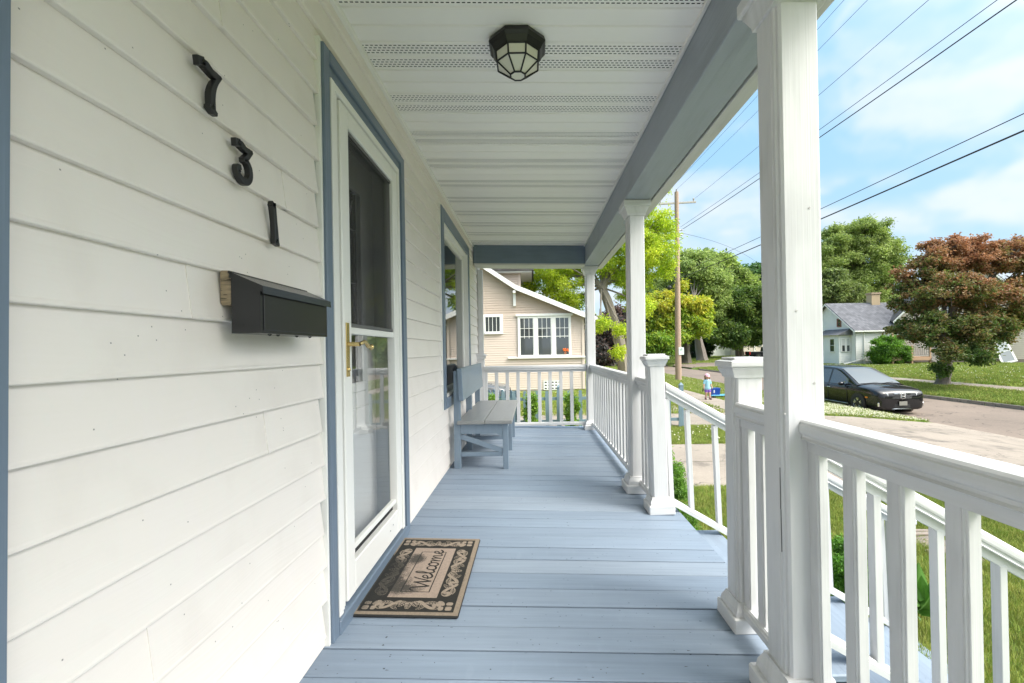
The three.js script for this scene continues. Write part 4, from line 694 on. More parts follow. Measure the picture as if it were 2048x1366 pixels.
  for (const [px, l] of [[1062, 'small leafy green shrub before the picket fence, the one closer to the bench'], [1142, 'small leafy green shrub before the picket fence, the one by the corner post'], [985, 'low pale green shrub before the fence behind the bench back']]) {
    const d2 = 11.7, q = gp(px, 860, d2); q.y = groundY(q.x);
    tree('fence_shrub', l, 'shrub', q, [[[q, at(px, 820, d2)], 0.02, 0.012], [[q, at(px + 6, 815, d2)], 0.015, 0.01]], [B(px, 798, d2, 7, 1.1), B(px + 3, 812, d2, 9, 1), B(px - 3, 826, d2, 7, 1), B(px + 2, 842, d2, 8, 1)], { n: 700, size: 0.055, leaves: 7, gap: 0.25, slim: 0.7, cols: [[0.10, 0.19, 0.012], [0.20, 0.32, 0.03]], bark: barkMat(0.14, 0.1, 0.07) });
  }
}

// ================================================================ fences
{
  const fm = mat([0.17, 0.25, 0.30], 0.6, { map: wear });
  const pick = (h) => { const s = new THREE.Shape(); s.moveTo(-0.046, 0); s.lineTo(0.046, 0); s.lineTo(0.046, h - 0.10); s.lineTo(0.030, h - 0.085); s.absarc(0, h - 0.045, 0.045, -0.9, Math.PI + 0.9, false); s.lineTo(-0.030, h - 0.085); s.lineTo(-0.046, h - 0.10); const g = new THREE.ExtrudeGeometry(s, { depth: 0.02, bevelEnabled: false, curveSegments: 5 }); return g; };
  const P = pick(1.02);
  const fence = (label, a, b, step, tall) => {
    const L = Math.hypot(b[0] - a[0], b[1] - a[1]), ang = Math.atan2(b[1] - a[1], b[0] - a[0]), t = thing('picket_fence', label, 'fence', [a[0], groundY(a[0]) + 0.03, -a[1]], 'blue grey picket fences between the drives'); t.rotation.y = ang;
    for (let x = 0.05; x < L; x += step) { const m = part('picket', P, fm, t); m.position.set(x, R(-0.01, 0.01), 0); m.rotation.z = R(-0.01, 0.01); }
    for (const y of [0.2, 0.80]) part('rail', move(cbox(L, 0.08, 0.035, 0.003), L / 2, y, -0.02), fm, t);
    for (const x of tall) { part('post', move(cbox(0.10, 1.10, 0.10, 0.006), x, 0.55, -0.06), fm, t); part('post_cap', frustum(0.12, 0.02, 1.10, 1.17).translate(x, 0, -0.06), fm, t); }
  };
  fence('blue grey picket fence across the lawn beyond the far railing, ending near the sidewalk', [-2.6, 12.1], [3.98, 12.1], 0.293, [0.6, 3.3, 6.55]);
  fence('short blue grey picket fence turning back along the drive by the parked car', [-2.5, 13.6], [-0.45, 12.25], 0.15, [0.02]);
}

// ================================================================ utility pole and wires
const PD = 30.8;
{
  const b = gp(1357, 768, PD), top = at(1353, 384, PD), t = thing('utility_pole', 'tall weathered wooden utility pole with a crossarm beside the sidewalk', 'utility pole', [b.x, b.y, b.z]), l = (p) => p.clone().sub(b);
  part('pole', cyl(new THREE.Vector3(0, 0, 0), l(top), 0.21, 0.135, 16), mat([0.40, 0.29, 0.22], 0.9, { bumpMap: bark, bumpScale: 0.02 }), t);
  part('crossarm', bar(l(at(1318, 408, PD)), l(at(1392, 404, PD)), 0.10, 0.12, 0.01), mat([0.42, 0.40, 0.37], 0.9), t);
  for (const px of [1321, 1387]) part('insulator', [cyl(l(at(px, 405, PD)), l(at(px, 399, PD)), 0.05, 0.05, 8), move(new THREE.SphereGeometry(0.07, 8, 6), ...l(at(px, 398, PD)).toArray())], mat([0.35, 0.33, 0.32], 0.4), t);
  part('top_insulator', cyl(l(at(1353, 384, PD)), l(at(1353, 379, PD)), 0.05, 0.06, 8), mat([0.35, 0.33, 0.32], 0.4), t);
  part('bolt_clamp', [cyl(l(at(1349, 461, PD)), l(at(1366, 460, PD)), 0.04, 0.04, 8), cyl(l(at(1350, 470, PD)), l(at(1364, 470, PD)), 0.05, 0.05, 8)], M.steel, t);
  const cv = document.createElement('canvas'); cv.width = 120; cv.height = 180; const c = cv.getContext('2d'); c.fillStyle = '#e8efe9'; c.fillRect(0, 0, 120, 180); c.fillStyle = '#1f6d62'; c.save(); c.translate(58, 62); c.rotate(-0.45); for (const [x, y, w] of [[-34, -26, 30], [2, -30, 34], [-26, -8, 54], [-34, 10, 30], [4, 8, 26]]) c.fillRect(x, y, w, 9); c.restore(); c.fillStyle = '#7fb5a8'; c.fillRect(66, 98, 24, 8); c.fillStyle = '#b9cdc4'; c.fillRect(22, 130, 76, 5); c.fillRect(22, 142, 60, 5);
  const im = c.getImageData(0, 0, 120, 180).data, sm2 = new THREE.MeshStandardMaterial({ roughness: 0.5, map: tex(120, 180, (u, v) => { const o = (Math.min(179, Math.floor((1 - v) * 180)) * 120 + Math.floor(u * 120)) * 4; return [im[o] / 255, im[o + 1] / 255, im[o + 2] / 255]; }, true) });
  const s = new THREE.BoxGeometry(0.35, 0.50, 0.012), p = l(at(1360.5, 702, PD)); part('notice', move(s, p.x, p.y, 0.215), sm2, t);
}
{
  const wm = mat([0.025, 0.025, 0.027], 0.6), wire = (label, a, b, r, ext, sag) => {
    const e = a.clone().lerp(b, ext), pts = []; for (let i = 0; i <= 12; i++) { const f = i / 12, p = a.clone().lerp(e, f), w = f * ext; p.y -= sag * 4 * (w <= 1 ? w * (1 - w) : w * (1 - w) * 0.2); pts.push(p); }
    tag(part('power_line', tube(pts, r, 40, 5), wm, scene), label, 'wire', 'overhead wires strung along the street');
  };
  const X = 11, end = (px, py) => at(px, py, X * FOCAL / (px - CX - ROLL * (py - CY)));
  wire('thin overhead wire from the crossarm, closest to the tall post', at(1321, 398, PD), end(1688, 0), 0.007, 1.5, 0.1);
  wire('thin overhead wire from the top of the utility pole', at(1353, 379, PD), end(1735, 0), 0.007, 1.5, 0.1);
  wire('thin overhead wire from the outer end of the crossarm', at(1388, 398, PD), end(1857, 0), 0.008, 1.5, 0.1);
  wire('overhead wire just above the thick cable clamped to the pole', at(1361, 454, PD), end(1994, 0), 0.010, 1.5, 0.1);
  wire('thick dark cable clamped below the crossarm, rising to the top edge of the sky', at(1361, 461, PD), end(2032.5, 0), 0.017, 1.5, 0.1);
  wire('lower overhead wire crossing the sky above the copper red tree', at(1363, 545, PD), end(2048, 226.6), 0.012, 1.6, 0.05);
  wire('lowest and thickest cable crossing the sky above the copper red tree', at(1362, 556, PD), end(2048, 260.7), 0.022, 1.6, 0.05);
  wire('drooping thin service wire running from the pole to the trees', at(1362, 466, PD), at(1518, 528, 60), 0.012, 1, -0.5);
  wire('lower cable running on from the pole into the yellow maple', at(1362, 556, PD), at(1311, 588, 70), 0.03, 1, 0.1);
  tag(part('splice_case', move(new THREE.SphereGeometry(0.2, 10, 8), ...at(1339, 575, 45).toArray()), wm, scene), 'black splice case hanging on the cable beside the pole', 'cable box');
}

// ================================================================ houses round about
// lap courses facing +z between xr(y) = [x0, x1]
function laps(xr, y0, y1, e, z = 0) {
  const pos = []; for (let y = y0; y < y1 - 0.01; y += e) { const t = Math.min(y + e, y1), [a, b] = xr(y), [c, d] = xr(t), q = (p, r, s, u) => pos.push(...p, ...r, ...s, ...p, ...s, ...u), o = 0.040, i = 0.003; if (b - a < 0.02) continue; q([a, y, z + o], [b, y, z + o], [Math.max(c, c), t, z + i], [c, t, z + i]); pos.splice(-18, 18); q([a, y, z + o], [b, y, z + o], [d, t, z + i], [c, t, z + i]); q([a, y, z - 0.01], [b, y, z - 0.01], [b, y, z + o], [a, y, z + o]); }
  return fromTris(pos);
}
function sash(parent, x0, x1, y0, y1, z, o = {}) { // a window facing +z: casing, sashes, muntins, pane
  const w = o.w ?? 0.10, W = o.mat ?? M.upvc, g = new THREE.Group(); g.name = 'window'; parent.add(g); if (o.turn) { g.rotation.y = o.turn; g.position.copy(o.pos); }
  const b = (n, a, c, d, e, z0 = z, z1 = z + 0.05) => part(n, move(cbox(c - a, e - d, z1 - z0, 0.004), (a + c) / 2, (d + e) / 2, (z0 + z1) / 2), W, g);
  b('casing', x0 - w, x0, y0 - w, y1 + w); b('casing', x1, x1 + w, y0 - w, y1 + w); b('casing', x0, x1, y1, y1 + w); b('sill', x0 - w * 0, x1, y0 - w, y0, z, z + 0.09);
  part('pane', move(new THREE.BoxGeometry(x1 - x0, y1 - y0, 0.01), (x0 + x1) / 2, (y0 + y1) / 2, z + 0.004), o.glass ?? darkGlass, g);
  const s = 0.035; if (!o.fixed) b('meeting_rail', x0, x1, (y0 + y1) / 2 - s / 2, (y0 + y1) / 2 + s / 2, z + 0.01, z + 0.03);
  const [nx, ny, from] = o.grid ?? [1, 1, 0]; for (let i = 1; i < nx; i++) { const x = x0 + (x1 - x0) * i / nx; b('muntin', x - 0.012, x + 0.012, y0 + (y1 - y0) * (from ?? 0), y1, z + 0.01, z + 0.028); } for (let i = 1; i < ny; i++) { const y = y0 + (y1 - y0) * ((from ?? 0) + (1 - (from ?? 0)) * i / ny); b('muntin', x0, x1, y - 0.012, y + 0.012, z + 0.0105, z + 0.027); }
  b('stile', x0, x0 + s, y0, y1, z + 0.012, z + 0.032); b('stile', x1 - s, x1, y0, y1, z + 0.012, z + 0.032);
  return g;
}
const darkGlass = new THREE.MeshPhysicalMaterial({ color: new THREE.Color().setRGB(0.05, 0.055, 0.055), roughness: 0.05, ior: 2.1 }), blind = mat([0.55, 0.55, 0.53], 0.6);
const shingle = (r, g, b) => mat([r, g, b], 0.95, { map: tex(256, 256, (u, v) => { const row = Math.floor(v * 16), x = Math.floor(u * 12 + (row % 2) * 0.5), k = 0.8 + 0.35 * (hash(x % 12, row, 191) - 0.5) + 0.2 * (fbm(u, v, 6, 6, 3, 193) - 0.5); return (v * 16) % 1 < 0.12 ? k * 0.75 : k; }, false, [4, 4]) });
const D2 = 23.7;
{ // tan bungalow next door
  const t = thing('bungalow', 'tan clapboard bungalow with white sweeping eave and triple window beyond the far railing', 'house');
  const tan = mat([0.67, 0.56, 0.475], 0.75), Y0 = -0.98, z = -D2;
  const roofY = (x) => x > -0.8 ? 4.41 - 0.42 * (x + 0.8) : 4.41 + 0.68 * (-0.8 - x);
  const xAt = (y) => y < 4.41 ? -0.8 + (4.41 - y) / 0.42 : -0.8 - (y - 4.41) / 0.68;
  part('lower_siding', laps(() => [-9, 2.70], Y0, 2.80, 0.12, z), tan, t).userData.kind = 'stuff';
  part('gable_siding', laps((y) => [-9, Math.min(2.70, xAt(y + 0.2))], 2.90, 7.6, 0.125, z), mat([0.61, 0.49, 0.40], 0.75), t).userData.kind = 'stuff';
  part('belt_board', move(cbox(11.7, 0.10, 0.05), -3.15, 2.85, z + 0.01), tan, t);
  part('wall', [box(-9, 2.69, -1.1, 2.9, D2 + 0.02, D2 + 11, 0), move(sweep([[-9, 2.9], [2.69, 2.9], [-0.8, 4.3], [-6, 7.9], [-9, 5.8]], 11), 0, 0, z - 11.02)], tan, t);
  const eave = (x0, x1, th, dz0, dz1, n, m) => { const y = roofY; part(n, move(sweep([[x0, y(x0)], [x1, y(x1)], [x1, y(x1) - th], [x0, y(x0) - th]], dz1 - dz0), 0, 0, z + dz0), m, t); };
  for (const [a, b] of [[-6.2, -0.8], [-0.8, 3.25]]) { eave(a, b, 0.26, 0.40, 0.45, 'fascia', M.upvc); eave(a, b, 0.06, -11.2, 0.398, 'roof', shingle(0.10, 0.095, 0.09)); }
  part('gutter', [move(cbox(0.14, 0.13, 11.6), 3.30, roofY(3.25) - 0.08, z - 5.4)], M.upvc, t);
  part('corner_board', move(cbox(0.14, 3.85, 0.14), 2.66, 0.93, z + 0.0), tan, t);
  part('knee_brace', [move(cbox(0.14, 0.75, 0.12), -0.86, 3.72, z + 0.09), move(cbox(0.14, 0.12, 0.42), -0.86, 4.05, z + 0.22)], M.upvc, t);
  // triple window and small window
  for (const [a, b] of [[-0.62, 0.10], [0.30, 1.02], [1.22, 1.94]]) sash(t, a, b, 0.80, 2.70, z + 0.050, { w: 0.10, grid: [3, 2, 0.45], mat: M.upvc });
  part('window_head', move(cbox(2.95, 0.12, 0.12), 0.66, 2.87, z + 0.09), M.upvc, t); part('window_sill', move(cbox(4.0, 0.07, 0.12), 0.75, 0.66, z + 0.09), M.upvc, t);
  sash(t, -2.42, -1.62, 2.05, 2.80, z + 0.050, { w: 0.14, grid: [4, 1], fixed: true });
  const vent = part('foundation_vent', move(cbox(0.95, 0.48, 0.05), 1.04, -0.78, z + 0.04), M.upvc, t); for (let i = 0; i < 5; i++) for (let j = 0; j < 3; j++) part('vent_hole', move(cbox(0.105, 0.065, 0.02), 0.68 + i * 0.18, -0.94 + j * 0.155, z + 0.058), M.dark, vent);
  // raised second storey behind the front slope
  part('upper_siding', laps(() => [-5, -0.60], 4.2, 6.6, 0.125, z - 1.3), tan, t).userData.kind = 'stuff';
  part('upper_wall', box(-5, -0.61, 3.9, 6.6, D2 + 1.32, D2 + 8, 0), tan, t);
  part('upper_soffit', box(-5.6, 0.06, 5.26, 5.34, D2 + 0.9, D2 + 8.5, 0), M.upvc, t); part('upper_corner', move(cbox(0.12, 2.2, 0.06), -0.62, 5.0, z - 1.28), tan, t);
  part('upper_roof', box(-5.7, 0.16, 5.342, 5.5, D2 + 0.8, D2 + 8.6, 0), shingle(0.1, 0.095, 0.09), t);
  const f = thing('potted_flower', 'orange flower in a pot standing inside the bungalow window', 'flower', [1.72, 0.82, z + 0.05]);
  part('pot', frustum(0.10, 0.14, 0, 0.12, 0.04, 0.05), mat([0.3, 0.12, 0.06], 0.7), f); for (let i = 0; i < 9; i++) part('blossom', move(new THREE.IcosahedronGeometry(0.055, 0), R(-0.22, 0.16), 0.14 + R(0, 0.14), R(-0.005, 0.02)), mat([0.75, 0.16, 0.03], 0.7), f);
}
{ // white house with grey roof
  const t = thing('white_house', 'white clapboard house with grey shingle roof and bay window across the street', 'house'), w = mat([0.78, 0.78, 0.75], 0.7), x0 = 31.9, d0 = 45, y0 = -1.0, ye = 2.55, yr = 5.35, xe = 44, dd = 8, dr = d0 + dd / 2;
  const rm = shingle(0.165, 0.165, 0.18);
  part('front_siding', laps(() => [x0, xe], y0 + 0.35, ye, 0.17, -d0), w, t).userData.kind = 'stuff';
  part('foundation', box(x0 + 0.02, xe, y0 - 0.4, y0 + 0.35, d0 + 0.03, d0 + dd, 0), mat([0.62, 0.61, 0.58], 0.9), t);
  const gs = laps((y) => { const k = y < ye ? 0 : (y - ye) / (yr - ye) * dd / 2; return [k, dd - k]; }, y0 + 0.35, yr - 0.1, 0.17, 0); gs.rotateY(-Math.PI / 2); gs.translate(x0, 0, -d0 - dd); part('gable_siding', gs, w, t).userData.kind = 'stuff';
  const bd = sweep([[0, y0], [dd, y0], [dd, ye], [dd / 2, yr - 0.05], [0, ye]], xe - x0 - 0.05); bd.rotateY(Math.PI / 2); bd.translate(x0 + 0.03, 0, -d0); part('wall', bd, w, t);
  for (const s of [0, 1]) { const p = s ? [[dd / 2, yr], [dd + 0.4, ye - 0.2], [dd + 0.4, ye - 0.1], [dd / 2, yr + 0.12]] : [[-0.4, ye - 0.24], [dd / 2, yr], [dd / 2, yr + 0.12], [-0.4, ye - 0.12]], g = sweep(p, xe - x0 + 0.5); g.rotateY(Math.PI / 2); g.translate(x0 - 0.4, 0, -d0); part('roof', g, rm, t); const q = sweep(p.map(([a, b]) => [a, b - 0.09]), 0.05); q.rotateY(Math.PI / 2); q.translate(x0 - 0.44, 0, -d0); part('rake_board', q, M.upvc, t); }
  part('gutter', move(cbox(xe - x0 + 0.8, 0.12, 0.12), (x0 + xe) / 2, ye - 0.24, -d0 + 0.45), M.upvc, t); part('downspout', [box(x0 + 0.75, x0 + 0.85, y0, ye - 0.3, d0 - 0.12, d0 - 0.03), bar(V(x0 + 0.8, y0 + 0.62, d0 - 0.1), V(x0 - 1.4, y0 + 0.12, d0 - 0.3), 0.08, 0.08)], M.upvc, t);
  const ch = part('chimney', box(36.25, 37.15, 4.2, 6.35, dr - 0.4, dr + 0.4, 0.01), mat([0.50, 0.38, 0.24], 0.9), t); part('chimney_cap', box(36.17, 37.23, 6.351, 6.5, dr - 0.48, dr + 0.48, 0.01), mat([0.42, 0.31, 0.22], 0.9), ch);
  { const g = new THREE.SphereGeometry(0.45, 14, 6, 0, 6.29, 0, 0.75); g.rotateX(0.9); g.translate(42.6, 5.0, -dr + 0.9); part('satellite_dish', [g, cyl(V(42.6, 4.5, dr - 0.9), V(42.6, 5.3, dr - 0.9), 0.03)], mat([0.5, 0.5, 0.5], 0.5, { side: THREE.DoubleSide }), t); }
  // bay toward the street
  const bx = 30.7; part('bay_wall', box(bx, x0, y0 - 0.1, 2.0, 45.7, 48.9, 0), w, t); part('bay_siding', laps(() => [bx, x0], y0 + 0.2, 2.0, 0.17, -45.69), w, t).userData.kind = 'stuff';
  { const g = sweep([[-0.3, 0], [1.9, 0], [1.9, 0.62], [1.0, 0.62]], 3.9); g.translate(bx, 2.0, -49.25); part('bay_roof', g, rm, t); }
  for (const [a, b] of [[30.95, 31.30], [31.42, 31.77]]) { const s = sash(t, a, b, 0.35, 1.60, -45.635, { w: 0.055 }); part('blind', move(new THREE.BoxGeometry(b - a - 0.04, 0.6, 0.006), (a + b) / 2, 1.29, -45.617), blind, s); }
  sash(t, 0.6, 1.3, 0.35, 1.6, 0, { w: 0.08, turn: -Math.PI / 2, pos: new THREE.Vector3(bx - 0.01, 0, -47.6) });
  sash(t, -0.25, 0.25, 2.95, 3.65, 0, { w: 0.08, turn: -Math.PI / 2, pos: new THREE.Vector3(x0 - 0.03, 0, -47.3), mat: mat([0.30, 0.13, 0.09], 0.7) });
}
{ // beige house, set at an angle, its gable toward the street
  const t = thing('beige_house', 'beige clapboard gable house behind the copper red tree', 'house', [36.2, 0, -45]), w = mat([0.56, 0.49, 0.42], 0.75), W = 10, y0 = -1.0, ye = 3.75, half = W / 2, yr = ye + half * 1.17; t.rotation.y = -0.436;
  part('siding', laps((y) => { const k = y < ye ? 0 : (y - ye) / (yr - ye) * half; return [k, W - k]; }, -0.55, yr - 0.2, 0.17, 0), w, t).userData.kind = 'stuff';
  part('foundation', move(cbox(W, 0.9, 0.05), half, -1.0, 0.0), mat([0.24, 0.19, 0.16], 0.9), t);
  part('wall', move(sweep([[0.02, y0 - 0.4], [W - 0.02, y0 - 0.4], [W - 0.02, ye], [half, yr - 0.1], [0.02, ye]], 4.2), 0, 0, -4.23), w, t);
  for (const s of [-1, 1]) { const e = (m) => half + s * m, p = [[e(half + 0.5), ye - 0.58], [e(0), yr], [e(0), yr + 0.2], [e(half + 0.57), ye - 0.43]]; part('roof', move(sweep(p, 4.6), 0, 0, -4.25), shingle(0.12, 0.115, 0.11), t); part('rake_board', move(sweep(p.map(([q, r]) => [q, r - 0.12]), 0.06), 0, 0, 0.36), M.upvc, t); }
  part('corner_board', move(cbox(0.18, ye - y0, 0.1), 0.05, (ye + y0) / 2, 0.03), M.upvc, t);
  for (const [q, r, c, e] of [[3.2, 4.2, 3.4, 5.0], [5.8, 6.8, 3.4, 5.0], [3.0, 4.1, 0.2, 1.8]]) sash(t, q, r, c, e, 0.055, { w: 0.14 });
  part('electric_meter', [move(cbox(0.55, 1.0, 0.12), 7.2, 0.3, 0.09), cyl(new THREE.Vector3(7.2, 0.8, 0.08), new THREE.Vector3(7.2, 2.8, 0.08), 0.04)], mat([0.42, 0.42, 0.42], 0.6), t);
  const k = thing('wooden_deck', 'brown wooden deck with railing and steps behind the copper red tree', 'deck'), wd = mat([0.42, 0.27, 0.17], 0.85), gy = mat([0.30, 0.27, 0.25], 0.9), dk = 42.6;
  part('deck_floor', box(33.6, 37.3, -0.35, -0.22, dk, 44.9), wd, k); part('deck_fascia', box(33.58, 37.32, -0.55, -0.36, dk - 0.05, dk), wd, k);
  for (const x of [33.7, 35.5, 37.2]) part('post', box(x - 0.07, x + 0.07, -1.2, 0.85, dk + 0.02, dk + 0.16), wd, k); part('porch_post', box(33.66, 33.82, 0.85, 2.6, dk + 0.02, dk + 0.16), mat([0.5, 0.36, 0.22], 0.8), k);
  for (const y of [-0.12, 0.78]) part('rail', box(33.6, 37.3, y, y + 0.08, dk + 0.05, dk + 0.11), gy, k); for (let x = 33.9; x < 37.2; x += 0.2) part('baluster', box(x - 0.03, x + 0.03, -0.12, 0.80, dk + 0.06, dk + 0.10), gy, k);
  part('stair_stringer', [bar(V(37.2, -0.4, dk - 0.1), V(38.5, -1.05, dk - 0.1), 0.06, 0.28)], gy, k); for (let i = 0; i < 3; i++) part('step', box(37.35 + i * 0.36, 37.7 + i * 0.36, -0.56 - i * 0.2, -0.51 - i * 0.2, dk - 0.1, dk + 0.9), gy, k);
  const o = thing('discarded_door', 'old white storm door leaning against the beige house wall', 'door', [at(2020, 733, 40.9).x, groundY(43), -40.9]); const dm = M.upvc, gm = mat([0.35, 0.36, 0.38], 0.3);
  part('frame', [move(cbox(0.16, 2.15, 0.05), -0.46, 1.08, 0), move(cbox(0.16, 2.15, 0.05), 0.46, 1.08, 0), move(cbox(0.76, 0.5, 0.05), 0, 1.9, 0), move(cbox(0.76, 0.14, 0.05), 0, 0.07, 0)], dm, o); part('lower_panel', move(cbox(0.76, 0.82, 0.03), 0, 0.55, 0), gm, o); part('window_sash', [move(cbox(0.76, 0.68, 0.03), 0, 1.31, 0)], mat([0.5, 0.52, 0.53], 0.3), o); part('sash_bar', [move(cbox(0.76, 0.04, 0.05), 0, 0.98, 0.002)], dm, o);
  o.rotation.set(-0.22, -0.3, 0.20); o.scale.setScalar(1.1);
}
{ // far corner: white house with porch, beige house
  const t = thing('corner_house', 'white house with small porch past the street corner', 'house'), d0 = 92, w = mat([0.78, 0.78, 0.76], 0.7), X = (px) => at(px, 700, d0).x, yb = groundY(38) - 0.1;
  part('siding', laps(() => [X(1412), X(1468)], yb, 5.2, 0.2, -d0), w, t).userData.kind = 'stuff'; part('wall', box(X(1412), X(1468), yb, 5.2, d0 + 0.02, d0 + 9, 0), w, t); part('roof', move(sweep([[X(1408), 5.2], [X(1472), 5.2], [X(1440), 8]], 9.6), 0, 0, -d0 - 9.2), shingle(0.13, 0.13, 0.13), t);
  part('porch_roof', box(X(1398), X(1416), 2.9, 3.3, d0 - 1.5, d0 + 2), M.upvc, t); for (const px of [1401, 1411]) part('porch_column', cyl(V(X(px), yb, d0 - 1.2), V(X(px), 2.9, d0 - 1.2), 0.16), M.upvc, t);
  sash(t, X(1413.5), X(1417.5), 0.9, 2.8, -d0 + 0.055, {}); sash(t, X(1440), X(1444), 0.6, 2.4, -d0 + 0.055, {}); part('side_rail', bar(V(X(1408), -0.55, d0 - 2), V(X(1425), 0.2, d0 - 1.4), 0.1, 0.1), M.upvc, t);
  const u = thing('cream_house', 'cream house behind the parked black pickup', 'house'), e0 = 90, c = mat([0.66, 0.58, 0.49], 0.75), Z = (px) => at(px, 700, e0).x;
  part('siding', laps(() => [Z(1470), Z(1600)], yb, 6.2, 0.2, -e0), c, u).userData.kind = 'stuff'; part('wall', box(Z(1470), Z(1600), yb, 6.2, e0 + 0.02, e0 + 9, 0), c, u); part('roof', move(sweep([[Z(1466), 6.2], [Z(1604), 6.2], [Z(1535), 9.5]], 9.6), 0, 0, -e0 - 9.2), shingle(0.13, 0.13, 0.13), u);
  for (const px of [1488, 1518, 1548]) sash(u, Z(px), Z(px + 5), 1.0, 3.0, -e0 + 0.055, {}); part('corner_board', [move(cbox(0.3, 6, 0.1), Z(1509), 2.6, -e0 + 0.05)], M.upvc, u);
  const v = thing('grey_house', 'small pale grey house half hidden behind the yellow maple', 'house'), f0 = 100, Q = (px) => at(px, 700, f0).x;
  part('siding', laps(() => [Q(1300), Q(1345)], -1.2, 3.2, 0.2, -f0), mat([0.6, 0.6, 0.62], 0.75), v).userData.kind = 'stuff'; part('wall', box(Q(1300), Q(1345), -1.3, 3.2, f0 + 0.02, f0 + 8, 0), mat([0.6, 0.6, 0.62], 0.75), v); part('roof', move(sweep([[Q(1296), 3.2], [Q(1349), 3.2], [Q(1322), 5.6]], 8.6), 0, 0, -f0 - 8.2), shingle(0.12, 0.12, 0.13), v); sash(v, Q(1320), Q(1325), 0.6, 2.2, -f0 + 0.055, {}); sash(v, Q(1333), Q(1338), 0.6, 2.2, -f0 + 0.055, {});
}
// tree belts that read as one mass, far behind the houses and across the street outside the frame
{
  const lm = leaf, g = sprig(14, 0.9, 1.5, 91, 0.6), list = [];
  for (let i = 0; i < 26; i++) { const x = -60 + i * 8 + R(-2, 2), d = 150 + R(-12, 12), r = R(4, 7), h = R(6, 10); for (let k = 0; k < 330; k++) { const v = new THREE.Vector3(R(-1, 1), R(-1, 1), R(-1, 1)); if (v.lengthSq() > 1) continue; list.push(V(x + v.x * r, h * 0.55 + v.y * h * 0.62, d + v.z * r)); } }
  for (let i = 0; i < 24; i++) { const d = -52 + i * 3.3, x = 62 + R(-4, 4), r = R(3, 5), h = R(5, 9); for (let k = 0; k < 260; k++) { const v = new THREE.Vector3(R(-1, 1), R(-1, 1), R(-1, 1)); if (v.lengthSq() > 1) continue; list.push(V(x + v.x * r, h * 0.55 + v.y * h * 0.6, d + v.z * r)); } }
  scatter('treeline_foliage', g, lm, list, (c) => { const k = R(0.7, 1.3); c.setRGB(0.075 * k, 0.125 * k, 0.03 * k); }, [0.7, 1.4]);
}

// ================================================================ vehicles
function loft(rings) { // rings of equal length, open half rings mirrored to full ones
  const n = rings[0].length, pos = [], idx = []; for (const r of rings) for (const p of r) pos.push(...p);
  for (let i = 0; i + 1 < rings.length; i++) for (let j = 0; j + 1 < n; j++) { const a = i * n + j; idx.push(a, a + n, a + 1, a + 1, a + n, a + n + 1); }
  const g = new THREE.BufferGeometry(); g.setAttribute('position', new THREE.BufferAttribute(new Float32Array(pos), 3)); g.setIndex(idx); g.computeVertexNormals(); return g;
}
const full = (h) => [...h.map(([x, y, z]) => [-x, y, z]), ...h.slice(0, -1).reverse()]; // half ring from the bottom centre to the top centre
const paint = new THREE.MeshPhysicalMaterial({ color: new THREE.Color().setRGB(0.006, 0.006, 0.008), roughness: 0.5, specularIntensity: 0.15, clearcoat: 1, clearcoatRoughness: 0.03, side: THREE.DoubleSide });
const carGlass = new THREE.MeshPhysicalMaterial({ color: new THREE.Color().setRGB(0.02, 0.022, 0.024), roughness: 0.04, ior: 2.2, side: THREE.DoubleSide }), chrome = mat([0.72, 0.72, 0.73], 0.16, { metalness: 1, side: THREE.DoubleSide }), tyreMat = mat([0.022, 0.022, 0.023], 0.8), lampMat = mat([0.62, 0.64, 0.66], 0.12), trimBlack = mat([0.012, 0.012, 0.012], 0.5);
const screenGlass = new THREE.MeshPhysicalMaterial({ color: new THREE.Color().setRGB(0.11, 0.12, 0.12), roughness: 0.06, ior: 2.1, side: THREE.DoubleSide });
function wheel(t, x, z, r, w = 0.22) {
  const g = new THREE.Group(), s = Math.sign(x); g.name = 'wheel'; g.position.set(x, r, z); t.add(g);
  const prof = [[r * 0.66, -w / 2], [r * 0.93, -w / 2], [r, -w * 0.36], [r, w * 0.36], [r * 0.93, w / 2], [r * 0.66, w / 2]].map((p) => new THREE.Vector2(...p)), ty = new THREE.LatheGeometry(prof, 28); ty.rotateZ(Math.PI / 2); part('tyre', ty, tyreMat, g);
  const rim = new THREE.LatheGeometry([[r * 0.68, -w * 0.45], [r * 0.68, w * 0.40], [r * 0.62, w * 0.44], [r * 0.60, w * 0.2]].map((p) => new THREE.Vector2(...p)), 28); rim.rotateZ(-Math.PI / 2 * s); part('rim', rim, chrome, g);
  const sp = []; for (let i = 0; i < 5; i++) for (const o of [-0.13, 0.13]) { const a = i * 1.2566 + o, b = i * 1.2566 + o * 1.5; sp.push(bar(new THREE.Vector3(s * w * 0.34, Math.cos(a) * r * 0.1, Math.sin(a) * r * 0.1), new THREE.Vector3(s * w * 0.38, Math.cos(b) * r * 0.63, Math.sin(b) * r * 0.63), 0.034, 0.03, 0.004, new THREE.Vector3(1, 0, 0))); }
  part('spokes', [...sp, cyl(new THREE.Vector3(s * w * 0.3, 0, 0), new THREE.Vector3(s * w * 0.42, 0, 0), r * 0.15, r * 0.13, 14)], chrome, g);
  part('brake_disc', cyl(new THREE.Vector3(s * w * 0.05, 0, 0), new THREE.Vector3(s * w * 0.1, 0, 0), r * 0.55, r * 0.55, 20), trimBlack, g);
}
